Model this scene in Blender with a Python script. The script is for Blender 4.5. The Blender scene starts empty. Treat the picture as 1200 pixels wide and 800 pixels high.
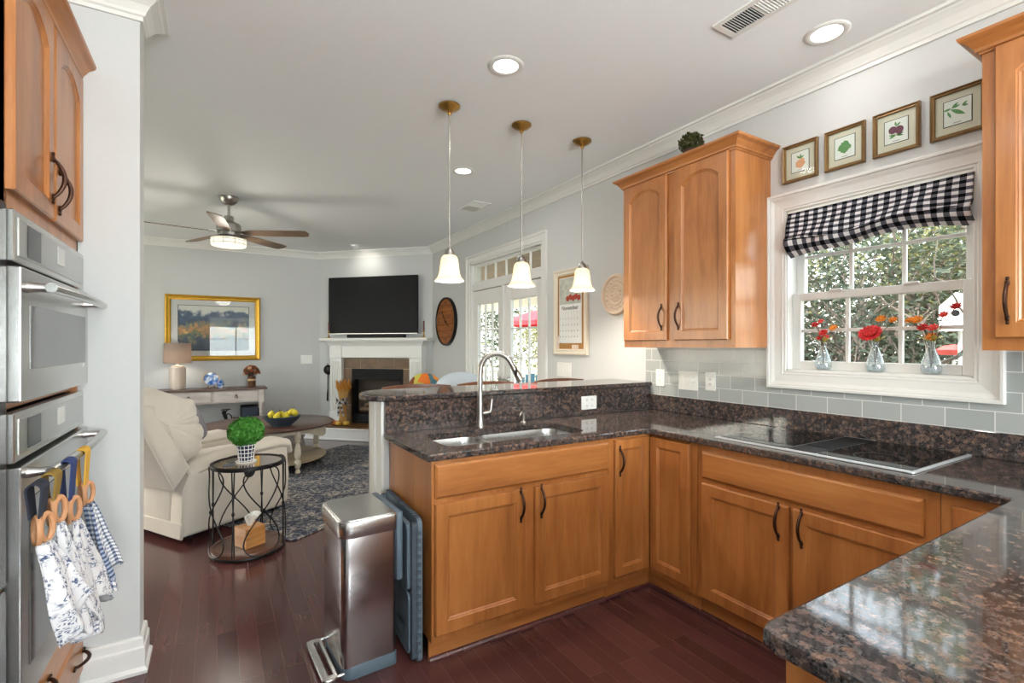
import bpy, bmesh, math, random
from mathutils import Vector, Matrix, noise
random.seed(11)
S = bpy.context.scene
C = S.collection
PI = math.pi

# ------------------------------------------------------------------ camera
cd = bpy.data.cameras.new('camera')
cam = bpy.data.objects.new('camera', cd)
C.objects.link(cam)
cam.location = (0, 0, 1.379)
cam.rotation_euler = (PI / 2, 0, math.radians(-31.1))
cd.sensor_width = 36
cd.lens = 573 / 1200 * 36
cd.shift_y = 5 / 1200
cd.clip_start = 0.02
cd.clip_end = 200
S.camera = cam
# ------------------------------------------------------------------ view and light
S.view_settings.view_transform = 'Standard'
S.view_settings.look = 'None'
S.view_settings.gamma = 1
S.view_settings.use_curve_mapping = False
S.view_settings.exposure = 0.62
S.cycles.use_denoising = True
S.cycles.max_bounces = 10
S.cycles.diffuse_bounces = 5
S.cycles.glossy_bounces = 4
S.cycles.transmission_bounces = 8
S.cycles.transparent_max_bounces = 12
S.cycles.sample_clamp_indirect = 6
S.cycles.caustics_reflective = False
S.cycles.caustics_refractive = False

w = bpy.data.worlds.new('sky'); S.world = w; w.use_nodes = True
nt = w.node_tree
bg = nt.nodes['Background']
haze = nt.nodes.new('ShaderNodeMix'); haze.data_type = 'RGBA'; haze.inputs[0].default_value = .85; haze.inputs[7].default_value = (1.0, 1.0, .98, 1)
sky = nt.nodes.new('ShaderNodeTexSky')
sky.sky_type = 'NISHITA'
sky.sun_disc = False
sky.sun_elevation = math.radians(38)
sky.sun_rotation = math.radians(300)
sky.air_density = 1.2
sky.dust_density = 3
nt.links.new(sky.outputs[0], haze.inputs[6]); nt.links.new(haze.outputs[2], bg.inputs[0])
bg.inputs[1].default_value = 3.0

def lamp(name, kind, loc, energy, color=(1, 1, 1), size=None, size_y=None, look=None, radius=None, spread=None):
    l = bpy.data.lights.new(name, kind)
    l.energy = energy
    l.color = color
    o = bpy.data.objects.new(name, l)
    C.objects.link(o)
    o.location = loc
    if kind == 'AREA':
        l.shape = 'RECTANGLE' if size_y else 'DISK'
        l.size = size
        if size_y: l.size_y = size_y
        if spread: l.spread = math.radians(spread)
    if radius is not None: l.shadow_soft_size = radius
    if look is not None:
        o.rotation_euler = Vector(look).to_track_quat('-Z', 'Y').to_euler()
    return o

sun = lamp('sun', 'SUN', (-6, 6, 12), 4.5, (1, 0.94, 0.85), look=(0.62, -0.25, -0.72))
sun.data.angle = math.radians(1.0)
# area lamps added as daylight fill outside the two unseen windows
lamp('daylight_fill_front', 'AREA', (0.95, -3.75, 1.25), 400, (.93, .97, 1.0), 3.4, 2.0, look=(-.12, 1, 0.72))
lamp('daylight_fill_side', 'AREA', (-3.1, 6.0, 1.5), 16, (.93, .97, 1.0), 2.6, 1.6, look=(1, -0.15, 0.05))
DOWN_W = 4
PENDANT_W = 17

# ------------------------------------------------------------------ mesh helpers
class MB:
    def __init__(s):
        s.v = []; s.f = []; s.uv = {}
    def add(s, vs, fs, M=None):
        n = len(s.v)
        s.v += [tuple(M @ Vector(v)) if M is not None else tuple(v) for v in vs]
        s.f += [tuple(i + n for i in f) for f in fs]
        return s
    def bm(s, b, M=None):
        b.verts.index_update()
        s.add([v.co[:] for v in b.verts], [[v.index for v in f.verts] for f in b.faces], M)
        b.free()
        return s
    def box(s, x0, x1, y0, y1, z0, z1, b=0, seg=1, M=None):
        bm = bmesh.new()
        bmesh.ops.create_cube(bm, size=1)
        for v in bm.verts:
            v.co = ((x0 + x1) / 2 + v.co.x * (x1 - x0), (y0 + y1) / 2 + v.co.y * (y1 - y0), (z0 + z1) / 2 + v.co.z * (z1 - z0))
        if b > 0:
            b = min(b, abs(x1 - x0) * .49, abs(y1 - y0) * .49, abs(z1 - z0) * .49)
            bmesh.ops.bevel(bm, geom=bm.edges[:], offset=b, segments=seg, profile=0.5, affect='EDGES')
        return s.bm(bm, M)
    def lathe(s, prof, cx=0, cy=0, z=0, seg=24, M=None, sx=1, sy=1):
        vs = []; fs = []; rings = []
        for r, h in prof:
            if r < 1e-6:
                rings.append([len(vs)]); vs.append((cx, cy, z + h))
            else:
                rings.append(list(range(len(vs), len(vs) + seg)))
                vs += [(cx + sx * r * math.cos(2 * PI * i / seg), cy + sy * r * math.sin(2 * PI * i / seg), z + h) for i in range(seg)]
        for a, b in zip(rings, rings[1:]):
            if len(a) == 1 and len(b) == 1: continue
            for i in range(seg):
                j = (i + 1) % seg
                if len(a) == 1: fs.append((a[0], b[j], b[i]))
                elif len(b) == 1: fs.append((a[i], a[j], b[0]))
                else: fs.append((a[i], a[j], b[j], b[i]))
        return s.add(vs, fs, M)
    def tube(s, pts, r, seg=8, closed=False, M=None, flat=1.0):
        pts = [Vector(p) for p in pts]; n = len(pts)
        rs = r if isinstance(r, (list, tuple)) else [r] * n
        vs = []; fs = []
        up = Vector((0, 0, 1)); prev = None
        for i, p in enumerate(pts):
            if closed: t = pts[(i + 1) % n] - pts[i - 1]
            else: t = pts[min(i + 1, n - 1)] - pts[max(i - 1, 0)]
            if t.length < 1e-9: t = Vector((0, 0, 1))
            t.normalize()
            if prev is None:
                a = t.cross(up if abs(t.z) < .95 else Vector((1, 0, 0)))
            else:
                a = prev - t * prev.dot(t)
                if a.length < 1e-6: a = t.cross(Vector((1, 0, 0)))
            a.normalize(); prev = a
            b = t.cross(a)
            for k in range(seg):
                th = 2 * PI * k / seg
                vs.append(tuple(p + (a * math.cos(th) + b * math.sin(th) * flat) * rs[i]))
        m = n if closed else n - 1
        for i in range(m):
            for k in range(seg):
                A = i * seg + k; B = i * seg + (k + 1) % seg
                j = (i + 1) % n
                fs.append((A, B, j * seg + (k + 1) % seg, j * seg + k))
        if not closed:
            fs.append(tuple(range(seg))[::-1]); fs.append(tuple((n - 1) * seg + k for k in range(seg)))
        return s.add(vs, fs, M)
    def sphere(s, c, rx, ry=None, rz=None, seg=16, rings=10, e=1.0, wob=0, fr=6, M=None, e2=None):
        ry = rx if ry is None else ry; rz = rx if rz is None else rz
        e2 = e if e2 is None else e2
        sg = lambda x, p: math.copysign(abs(x) ** p, x)
        vs = []; fs = []
        for i in range(rings + 1):
            ph = -PI / 2 + PI * i / rings
            for k in range(seg):
                th = 2 * PI * k / seg
                x = sg(math.cos(ph), e2) * sg(math.cos(th), e); y = sg(math.cos(ph), e2) * sg(math.sin(th), e); z = sg(math.sin(ph), e2)
                p = Vector((x * rx, y * ry, z * rz))
                if wob:
                    q = p + Vector(c)
                    p = p * (1 + wob * noise.noise(q * fr))
                vs.append((c[0] + p.x, c[1] + p.y, c[2] + p.z))
        for i in range(rings):
            for k in range(seg):
                j = (k + 1) % seg
                fs.append((i * seg + k, i * seg + j, (i + 1) * seg + j, (i + 1) * seg + k))
        return s.add(vs, fs, M)
    def loops(s, Ls, cap0=True, cap1=True, M=None):
        n = len(Ls[0]); vs = [p for L in Ls for p in L]; fs = []
        for i in range(len(Ls) - 1):
            for k in range(n):
                j = (k + 1) % n
                fs.append((i * n + k, i * n + j, (i + 1) * n + j, (i + 1) * n + k))
        if cap0: fs.append(tuple(range(n))[::-1])
        if cap1: fs.append(tuple((len(Ls) - 1) * n + k for k in range(n)))
        return s.add(vs, fs, M)
    def prism(s, poly, a0, a1, f=lambda u, v, a: (u, v, a), M=None):
        return s.loops([[f(u, v, a0) for u, v in poly], [f(u, v, a1) for u, v in poly]], M=M)
    def surf(s, fn, nu, nv, thick=0, M=None):
        """grid of fn(u,v) with uv; thick gives it a back side"""
        base = len(s.v)
        P = [[Vector(fn(i / nu, j / nv)) for j in range(nv + 1)] for i in range(nu + 1)]
        vs = [p for row in P for p in row]; W = nv + 1
        fs = []; uvs = []
        for i in range(nu):
            for j in range(nv):
                fs.append((i * W + j, (i + 1) * W + j, (i + 1) * W + j + 1, i * W + j + 1))
                uvs.append([(i / nu, j / nv), ((i + 1) / nu, j / nv), ((i + 1) / nu, (j + 1) / nv), (i / nu, (j + 1) / nv)])
        if thick:
            N = []
            for i in range(nu + 1):
                for j in range(nv + 1):
                    du = P[min(i + 1, nu)][j] - P[max(i - 1, 0)][j]; dv = P[i][min(j + 1, nv)] - P[i][max(j - 1, 0)]
                    nn = du.cross(dv)
                    if nn.length > 1e-12: nn.normalize()
                    N.append(nn)
            K = len(vs)
            vs += [p - n * thick for p, n in zip(vs[:K], N)]
            for f, u in list(zip(fs, uvs)):
                fs.append(tuple(i + K for i in f[::-1])); uvs.append(u[::-1])
            rim = [(i * W, (i + 1) * W) for i in range(nu)] + [((i + 1) * W + nv, i * W + nv) for i in range(nu)] + \
                  [(j + 1, j) for j in range(nv)] + [(nu * W + j, nu * W + j + 1) for j in range(nv)]
            for a, b in rim:
                fs.append((b, a, a + K, b + K))
                ua = (a // W / nu, (a % W) / nv); ub = (b // W / nu, (b % W) / nv)
                uvs.append([ub, ua, ua, ub])
        f0 = len(s.f)
        s.add(vs, fs, M)
        for k, u in enumerate(uvs): s.uv[f0 + k] = u
        return s
    def obj(s, name, mat, parent=None, smooth=False, loc=None, ang=40):
        me = bpy.data.meshes.new(name)
        me.from_pydata(s.v, [], s.f)
        me.update()
        if s.uv:
            ul = me.uv_layers.new(name='UVMap')
            for p in me.polygons:
                if p.index in s.uv:
                    for li, u in zip(p.loop_indices, s.uv[p.index]): ul.data[li].uv = u
        bm = bmesh.new(); bm.from_mesh(me)
        bmesh.ops.recalc_face_normals(bm, faces=bm.faces[:])
        if smooth:
            for f in bm.faces: f.smooth = True
            lim = math.radians(ang)
            for e in bm.edges:
                if len(e.link_faces) == 2 and e.calc_face_angle(0) > lim: e.smooth = False
        bm.to_mesh(me); bm.free()
        me.materials.append(mat)
        o = bpy.data.objects.new(name, me)
        C.objects.link(o)
        if parent is not None: o.parent = parent
        if loc: o.location = loc
        return o

def tag(o, label=None, cat=None, group=None, kind=None):
    if label: o['label'] = label
    if cat: o['category'] = cat
    if group: o['group'] = group
    if kind: o['kind'] = kind
    return o
def thing(name, label, cat, loc=(0, 0, 0), rz=0, group=None):
    o = bpy.data.objects.new(name, None)
    o.empty_display_size = 0.1
    C.objects.link(o)
    o.location = loc; o.rotation_euler = (0, 0, rz)
    return tag(o, label, cat, group)
def struct(mb, name, mat, label=None, smooth=False):
    o = mb.obj(name, mat, smooth=smooth)
    o['kind'] = 'structure'
    if label: o['label'] = label
    return o
def dup(o, parent=None):
    c = o.copy(); C.objects.link(c)
    if parent is not None: c.parent = parent
    for ch in list(o.children): dup(ch, c)
    return c
def arc(cx, cy, r, a0, a1, n):
    return [(cx + r * math.cos(a0 + (a1 - a0) * i / n), cy + r * math.sin(a0 + (a1 - a0) * i / n)) for i in range(n + 1)]
def rrect(x0, x1, y0, y1, r, n=5):
    return arc(x1 - r, y0 + r, r, -PI / 2, 0, n) + arc(x1 - r, y1 - r, r, 0, PI / 2, n) + arc(x0 + r, y1 - r, r, PI / 2, PI, n) + arc(x0 + r, y0 + r, r, PI, 1.5 * PI, n)
def offset(poly, d):
    """inset a ccw polygon by d"""
    n = len(poly); out = []
    for i in range(n):
        a = Vector(poly[i - 1]); b = Vector(poly[i]); c = Vector(poly[(i + 1) % n])
        e1 = (b - a).normalized(); e2 = (c - b).normalized()
        n1 = Vector((-e1.y, e1.x)); n2 = Vector((-e2.y, e2.x))
        m = n1 + n2
        k = d / max(0.2, (1 + n1.dot(n2)))
        out.append((b.x + m.x * k, b.y + m.y * k))
    return out
def slab(mb, outer, holes, z0, z1, bev=0.0, f=lambda u, v, a: (u, v, a)):
    """flat slab with holes and eased outer edges"""
    for z, up in ((z1, True), (z0, False)):
        bm = bmesh.new()
        ed = []
        for L in [offset(outer, bev) if bev else outer] + holes:
            vs = [bm.verts.new((p[0], p[1], 0)) for p in L]
            ed += [bm.edges.new((vs[i], vs[(i + 1) % len(vs)])) for i in range(len(vs))]
        bmesh.ops.triangle_fill(bm, use_beauty=True, use_dissolve=False, edges=ed)
        bm.verts.index_update()
        mb.add([f(v.co.x, v.co.y, z) for v in bm.verts], [[v.index for v in fc.verts] for fc in bm.faces])
        bm.free()
    ring = []
    if bev:
        o1 = offset(outer, bev); o2 = offset(outer, bev * .3)
        ring = [[f(u, v, z0) for u, v in o1], [f(u, v, z0 + bev * .3) for u, v in o2], [f(u, v, z0 + bev) for u, v in outer],
                [f(u, v, z1 - bev) for u, v in outer], [f(u, v, z1 - bev * .3) for u, v in o2], [f(u, v, z1) for u, v in o1]]
    else:
        ring = [[f(u, v, z0) for u, v in outer], [f(u, v, z1) for u, v in outer]]
    mb.loops(ring, False, False)
    for h in holes:
        mb.loops([[f(u, v, z0) for u, v in h], [f(u, v, z1) for u, v in h]], False, False)
    return mb
def sweep(mb, path, prof, closed=False):
    """profile (offset to the left of the path, z) swept along a plan path with mitred corners"""
    n = len(path); rows = []
    for i in range(n):
        b = Vector(path[i])
        a = Vector(path[i - 1]) if (closed or i > 0) else None
        c = Vector(path[(i + 1) % n]) if (closed or i < n - 1) else None
        e1 = (b - a).normalized() if a is not None else None
        e2 = (c - b).normalized() if c is not None else None
        if e1 is None: e1 = e2
        if e2 is None: e2 = e1
        n1 = Vector((-e1.y, e1.x)); n2 = Vector((-e2.y, e2.x))
        m = (n1 + n2) / (1 + n1.dot(n2))
        rows.append([(b.x + m.x * o, b.y + m.y * o, z) for o, z in prof])
    k = len(prof); vs = [p for r in rows for p in r]; fs = []
    for i in range(n if closed else n - 1):
        j = (i + 1) % n
        for q in range(k):
            q2 = (q + 1) % k
            fs.append((i * k + q, i * k + q2, j * k + q2, j * k + q))
    if not closed:
        fs.append(tuple(range(k))); fs.append(tuple((n - 1) * k + q for q in range(k))[::-1])
    mb.add(vs, fs)
    return mb
def text(name, s, size, M, mat, parent, depth=0.0006, align='CENTER'):
    cu = bpy.data.curves.new(name, 'FONT')
    cu.body = s; cu.size = size; cu.extrude = depth; cu.align_x = align; cu.align_y = 'CENTER'; cu.resolution_u = 3
    t = bpy.data.objects.new(name, cu); C.objects.link(t)
    dg = bpy.context.evaluated_depsgraph_get()
    me = bpy.data.meshes.new_from_object(t.evaluated_get(dg))
    bpy.data.objects.remove(t)
    me.transform(M)
    me.materials.clear(); me.materials.append(mat)
    o = bpy.data.objects.new(name, me); C.objects.link(o)
    if parent is not None: o.parent = parent
    return o
# text standing on a plane that faces -Y in local space
UPRIGHT = lambda x, y, z: Matrix.Translation((x, y, z)) @ Matrix.Rotation(PI / 2, 4, 'X')

# ------------------------------------------------------------------ materials
def lin(r, g, b):
    f = lambda c: (c / 255 / 12.92) if c / 255 <= 0.04045 else ((c / 255 + 0.055) / 1.055) ** 2.4
    return (f(r), f(g), f(b), 1)
class NT:
    """tiny node helper"""
    def __init__(s, name):
        s.m = bpy.data.materials.new(name); s.m.use_nodes = True
        s.t = s.m.node_tree; s.b = s.t.nodes['Principled BSDF']; s.out = s.t.nodes['Material Output']
    def n(s, kind, **kw):
        x = s.t.nodes.new(kind)
        for k, v in kw.items():
            if k in x.inputs.keys() if isinstance(k, str) else False: x.inputs[k].default_value = v
            else: setattr(x, k, v)
        return x
    def l(s, a, b): s.t.links.new(a, b)
    def coord(s, out='Object', scale=(1, 1, 1), rot=(0, 0, 0), loc=(0, 0, 0)):
        tc = s.n('ShaderNodeTexCoord'); mp = s.n('ShaderNodeMapping')
        mp.inputs['Scale'].default_value = scale; mp.inputs['Rotation'].default_value = rot; mp.inputs['Location'].default_value = loc
        s.l(tc.outputs[out], mp.inputs[0])
        return mp.outputs[0]
    def ramp(s, fac, stops, interp='LINEAR'):
        r = s.n('ShaderNodeValToRGB'); cr = r.color_ramp; cr.interpolation = interp
        while len(cr.elements) < len(stops): cr.elements.new(0.5)
        for e, (p, c) in zip(cr.elements, stops): e.position = p; e.color = c
        s.l(fac, r.inputs[0]); return r.outputs[0]
    def noise(s, vec, scale=5, detail=3, rough=.5, dist=0):
        x = s.n('ShaderNodeTexNoise'); x.inputs['Scale'].default_value = scale; x.inputs['Detail'].default_value = detail
        x.inputs['Roughness'].default_value = rough; x.inputs['Distortion'].default_value = dist
        if vec is not None: s.l(vec, x.inputs['Vector'])
        return x
    def mix(s, fac, a, b, mode='MIX'):
        x = s.n('ShaderNodeMix'); x.data_type = 'RGBA'; x.blend_type = mode
        for sock, v in ((x.inputs[0], fac), (x.inputs[6], a), (x.inputs[7], b)):
            if hasattr(v, 'node'): s.l(v, sock)
            elif v is not None: sock.default_value = v
        return x.outputs[2]
    def math(s, op, a, b=None):
        x = s.n('ShaderNodeMath'); x.operation = op
        for sock, v in ((x.inputs[0], a), (x.inputs[1], b)):
            if hasattr(v, 'node'): s.l(v, sock)
            elif v is not None: sock.default_value = v
        return x.outputs[0]
    def bump(s, h, strength=.2, dist=.002):
        x = s.n('ShaderNodeBump'); x.inputs['Strength'].default_value = strength; x.inputs['Distance'].default_value = dist
        s.l(h, x.inputs['Height']); s.l(x.outputs[0], s.b.inputs['Normal'])
    def set(s, color=None, rough=None, metal=None, coat=None, coat_rough=None, spec=None, trans=None, ior=None, emit=None, estr=None, sheen=None, aniso=None):
        P = s.b.inputs
        for k, v in (('Base Color', color), ('Roughness', rough), ('Metallic', metal), ('Coat Weight', coat), ('Coat Roughness', coat_rough),
                     ('Specular IOR Level', spec), ('Transmission Weight', trans), ('IOR', ior), ('Emission Color', emit), ('Emission Strength', estr), ('Sheen Weight', sheen), ('Anisotropic', aniso)):
            if v is None: continue
            if hasattr(v, 'node'): s.l(v, P[k])
            else: P[k].default_value = v
        return s.m
def plain(name, rgb, rough=.5, metal=0, var=.0, scale=20, bump=0, **kw):
    t = NT(name); c = lin(*rgb)
    v = t.coord()
    nz = t.noise(v, scale, 3)
    if var:
        col = t.mix(nz.outputs[0], tuple(x * (1 - var) for x in c[:3]) + (1,), tuple(min(1, x * (1 + var)) for x in c[:3]) + (1,))
    else: col = c
    if bump: t.bump(nz.outputs[0], bump, .003)
    return t.set(col, rough, metal, **kw)

def m_wood(name, dark, mid, light, axis='Z', rough=.33, coat=.25, sc=1.0, ring=1.0):
    t = NT(name)
    tc = t.n('ShaderNodeTexCoord'); oi = t.n('ShaderNodeObjectInfo')
    add = t.n('ShaderNodeVectorMath'); add.operation = 'ADD'
    cmb = t.n('ShaderNodeCombineXYZ')
    r5 = t.math('MULTIPLY', oi.outputs['Random'], 7.0)
    for i in range(3): t.l(r5, cmb.inputs[i])
    t.l(tc.outputs['Object'], add.inputs[0]); t.l(cmb.outputs[0], add.inputs[1])
    mp = t.n('ShaderNodeMapping')
    mp.inputs['Scale'].default_value = {'Z': (9 * sc, 9 * sc, 1.0 * sc), 'X': (1.0 * sc, 9 * sc, 9 * sc), 'Y': (9 * sc, 1.0 * sc, 9 * sc)}[axis]
    t.l(add.outputs[0], mp.inputs[0])
    n1 = t.noise(mp.outputs[0], 1.3, 5, .6, .6 * ring)
    n2 = t.noise(mp.outputs[0], 9, 4, .6)
    n3 = t.noise(add.outputs[0], 2.2, 2)
    f = t.math('ADD', t.math('MULTIPLY', n1.outputs[0], .55), t.math('ADD', t.math('MULTIPLY', n2.outputs[0], .2), t.math('MULTIPLY', n3.outputs[0], .25)))
    col = t.ramp(f, [(.34, lin(*dark)), (.5, lin(*mid)), (.66, lin(*light))])
    t.bump(n2.outputs[0], .04, .001)
    return t.set(col, rough, coat=coat, coat_rough=.18)
MAPLE = m_wood('maple_wood', (138, 82, 38), (168, 106, 54), (186, 125, 68), rough=.36, coat=.3)
MAPLE_H = m_wood('maple_wood_level', (138, 82, 38), (168, 106, 54), (186, 125, 68), 'X', rough=.36, coat=.3)
DARKTOP = m_wood('walnut_stained_top', (58, 36, 28), (84, 54, 42), (108, 74, 58), 'X', rough=.35, coat=.2)
CHAIRWOOD = m_wood('chair_wood', (62, 36, 24), (92, 55, 36), (112, 70, 46), 'X', rough=.35)
FANWOOD = m_wood('fan_blade_wood', (78, 62, 48), (110, 88, 68), (134, 110, 86), 'X', rough=.45, coat=.05)
TISSUEWOOD = m_wood('bamboo_wood', (150, 100, 54), (184, 130, 74), (206, 154, 96), 'X', sc=3)
WHITEWASH = m_wood('whitewashed_wood', (168, 154, 146), (206, 196, 188), (222, 214, 208), 'X', rough=.5, coat=0)
CREAMWASH = m_wood('cream_painted_wood', (196, 184, 162), (220, 210, 190), (232, 224, 208), 'X', rough=.5, coat=0)
CLOCKWOOD = m_wood('clock_plank_wood', (104, 58, 22), (150, 88, 36), (180, 112, 52), 'X', sc=2, rough=.5, coat=0)
SHELFWOOD = m_wood('greige_shelf_wood', (150, 132, 104), (178, 160, 130), (196, 180, 152), 'X', rough=.5, coat=0)
PORCHWOOD = m_wood('porch_ceiling_wood', (84, 60, 42), (120, 90, 66), (150, 116, 88), 'Y', rough=.6, coat=0)

def m_granite():
    t = NT('brown_granite')
    v = t.coord()
    def warp(sc, amp, src):
        wob = t.noise(v, sc, 3, .6)
        vv = t.n('ShaderNodeVectorMath'); vv.operation = 'MULTIPLY_ADD'
        t.l(wob.outputs['Color'], vv.inputs[0]); vv.inputs[1].default_value = (amp,) * 3; t.l(src, vv.inputs[2])
        return vv.outputs[0]
    p = warp(70, .016, warp(24, .03, v))
    vo = t.n('ShaderNodeTexVoronoi'); vo.inputs['Scale'].default_value = 58; vo.inputs['Randomness'].default_value = 1
    t.l(p, vo.inputs['Vector'])
    sep = t.n('ShaderNodeSeparateColor'); t.l(vo.outputs['Color'], sep.inputs[0])
    cell = t.ramp(sep.outputs[0], [(0, lin(74, 59, 53)), (.25, lin(110, 86, 73)), (.5, lin(134, 109, 94)), (.72, lin(108, 86, 80)), (1, lin(94, 87, 86))])
    g = t.noise(v, 210, 3, .7)
    cell = t.mix(t.ramp(g.outputs[0], [(.40, (0, 0, 0, 1)), (.66, (.85, .85, .85, 1))]), cell, lin(62, 50, 44))
    dist = t.math('ADD', vo.outputs['Distance'], t.math('MULTIPLY', t.math('SUBTRACT', t.noise(v, 120, 3, .7).outputs[0], .5), .7))
    edge = t.ramp(dist, [(.30, (0, 0, 0, 1)), (.66, (1, 1, 1, 1))])
    dk = t.mix(t.ramp(t.noise(v, 170, 3, .7).outputs[0], [(.42, (0, 0, 0, 1)), (.66, (1, 1, 1, 1))]), lin(27, 27, 29), lin(96, 90, 88))
    col = t.mix(edge, cell, dk)
    black = t.ramp(sep.outputs[1], [(.66, (0, 0, 0, 1)), (.74, (.75, .75, .75, 1))])
    col = t.mix(black, col, t.mix(t.ramp(g.outputs[0], [(.45, (0, 0, 0, 1)), (.7, (1, 1, 1, 1))]), lin(26, 26, 28), lin(70, 66, 66)))
    return t.set(col, .06, spec=.62)
GRANITE = m_granite()

def m_floor():
    t = NT('cherry_plank_floor')
    v = t.coord(rot=(0, 0, PI / 2))
    br = t.n('ShaderNodeTexBrick'); br.offset = .37; br.offset_frequency = 2
    br.inputs['Scale'].default_value = 1; br.inputs['Brick Width'].default_value = 1.15; br.inputs['Row Height'].default_value = .083
    br.inputs['Mortar Size'].default_value = .0014; br.inputs['Mortar Smooth'].default_value = .3; br.inputs['Bias'].default_value = 0
    br.inputs['Color1'].default_value = lin(74, 40, 40); br.inputs['Color2'].default_value = lin(96, 56, 54); br.inputs['Mortar'].default_value = lin(108, 78, 70)
    t.l(v, br.inputs['Vector'])
    g = t.noise(t.coord(scale=(30, 2.2, 30)), 2, 5, .65, .4)
    col = t.mix(t.math('MULTIPLY', g.outputs[0], .55), br.outputs[0], lin(50, 30, 30))
    t.bump(br.outputs['Fac'], -.25, .002)
    return t.set(col, .24, coat=.2, coat_rough=.12)
FLOOR = m_floor()

def m_tile():
    t = NT('grey_subway_tile')
    tc = t.n('ShaderNodeTexCoord'); sp = t.n('ShaderNodeSeparateXYZ'); cb = t.n('ShaderNodeCombineXYZ')
    t.l(tc.outputs['Object'], sp.inputs[0]); t.l(sp.outputs[1], cb.inputs[0]); t.l(sp.outputs[2], cb.inputs[1])
    mp = t.n('ShaderNodeMapping'); mp.inputs['Location'].default_value = (.03, -1.024, 0); t.l(cb.outputs[0], mp.inputs[0])
    br = t.n('ShaderNodeTexBrick'); br.offset = .5
    br.inputs['Scale'].default_value = 1; br.inputs['Brick Width'].default_value = .162; br.inputs['Row Height'].default_value = .083
    br.inputs['Mortar Size'].default_value = .0022; br.inputs['Mortar Smooth'].default_value = .4
    br.inputs['Color1'].default_value = lin(164, 168, 166); br.inputs['Color2'].default_value = lin(176, 179, 177); br.inputs['Mortar'].default_value = lin(222, 222, 218)
    t.l(mp.outputs[0], br.inputs['Vector'])
    t.bump(br.outputs['Fac'], -.4, .003)
    r = t.math('ADD', t.math('MULTIPLY', br.outputs['Fac'], .5), .12)
    return t.set(br.outputs[0], r)
TILE = m_tile()

WALL = plain('pale_grey_wall_paint', (203, 204, 203), .75, var=.02, scale=60, bump=.02)
CEIL = plain('ceiling_paint', (243, 245, 246), .8, var=.02, scale=50, bump=.02)
TRIM = plain('white_trim_paint', (228, 227, 223), .4, var=.01)
WHITE = plain('white_plastic', (236, 235, 230), .35)
BRONZE = plain('oil_rubbed_bronze', (64, 40, 28), .38, .75, var=.3, scale=60)
BRASS = plain('antique_brass', (176, 140, 78), .28, 1, var=.15, scale=40)
NICKEL = plain('brushed_nickel', (176, 172, 166), .28, 1, var=.05)
CHROME = plain('chrome', (214, 214, 214), .08, 1)
BLACK = plain('black_plastic', (20, 20, 22), .6, spec=.25)
BLACKMETAL = plain('black_iron', (44, 42, 42), .4, .8, var=.2)
SLATE = plain('slate_grey_plastic', (90, 106, 118), .5, var=.08, scale=30)
SLATE_D = plain('dark_slate_plastic', (66, 76, 86), .55, var=.08)
def m_steel(name, rgb=(178, 178, 176), rough=.24, axis=(2, 2, 160)):
    t = NT(name)
    n = t.noise(t.coord(scale=axis), 3, 3, .6)
    col = t.mix(n.outputs[0], tuple(c * .998 for c in lin(*rgb)[:3]) + (1,), lin(*rgb))
    r = t.math('ADD', t.math('MULTIPLY', n.outputs[0], .004), rough)
    return t.set(col, r, 1, aniso=.3)
STEEL = m_steel('brushed_stainless_steel', (206, 205, 202), .27)
STEEL_V = m_steel('brushed_stainless_can', (188, 184, 184), .22, (160, 160, 2))
STEEL_D = m_steel('grey_steel_panel', (196, 196, 194), .3)
DARKGLASS = NT('dark_oven_glass').set(lin(92, 93, 93), .06, spec=.6)
DISPLAY = NT('black_display').set(lin(34, 35, 36), .15, spec=.2)
COOKGLASS = NT('black_cooktop_glass').set(lin(12, 12, 14), .03, spec=.6)
TVSCREEN = NT('dark_screen').set(lin(30, 30, 31), .45, spec=.12)
def m_glass(name, rgb=(255, 255, 255), rough=0.0, ior=1.45):
    t = NT(name)
    gl = t.n('ShaderNodeBsdfGlass'); gl.inputs['Color'].default_value = lin(*rgb); gl.inputs['Roughness'].default_value = rough; gl.inputs['IOR'].default_value = ior
    t.l(gl.outputs[0], t.out.inputs[0]); return t.m
GLASS = m_glass('clear_glass', (246, 250, 252))
def m_pane(name='window_pane', base=.025, edge=.5, milk=0):
    t = NT(name)
    tr = t.n('ShaderNodeBsdfTransparent'); gs = t.n('ShaderNodeBsdfGlossy'); gs.inputs['Roughness'].default_value = .01
    tr.inputs[0].default_value = (.95, .97, .96, 1)
    lw = t.n('ShaderNodeLayerWeight'); fr = t.n('ShaderNodeMath'); fr.operation = 'MULTIPLY_ADD'
    pw = t.math('POWER', lw.outputs['Facing'], 4.0); t.l(pw, fr.inputs[0]); fr.inputs[1].default_value = edge; fr.inputs[2].default_value = base
    mx = t.n('ShaderNodeMixShader'); t.l(fr.outputs[0], mx.inputs[0]); t.l(tr.outputs[0], mx.inputs[1]); t.l(gs.outputs[0], mx.inputs[2])
    last = mx.outputs[0]
    if milk:
        df = t.n('ShaderNodeBsdfTranslucent'); df.inputs[0].default_value = (.9, .94, 1, 1); m2 = t.n('ShaderNodeMixShader'); m2.inputs[0].default_value = milk
        t.l(last, m2.inputs[1]); t.l(df.outputs[0], m2.inputs[2]); last = m2.outputs[0]
    t.l(last, t.out.inputs[0]); return t.m
PANE = m_pane()
PRINTPANE = m_pane('print_glazing', .003, .2)
PICPANE = m_pane('picture_glazing', .014, .25)
VASEGLASS = m_pane('vase_glass', .08, .75, .10)
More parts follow.
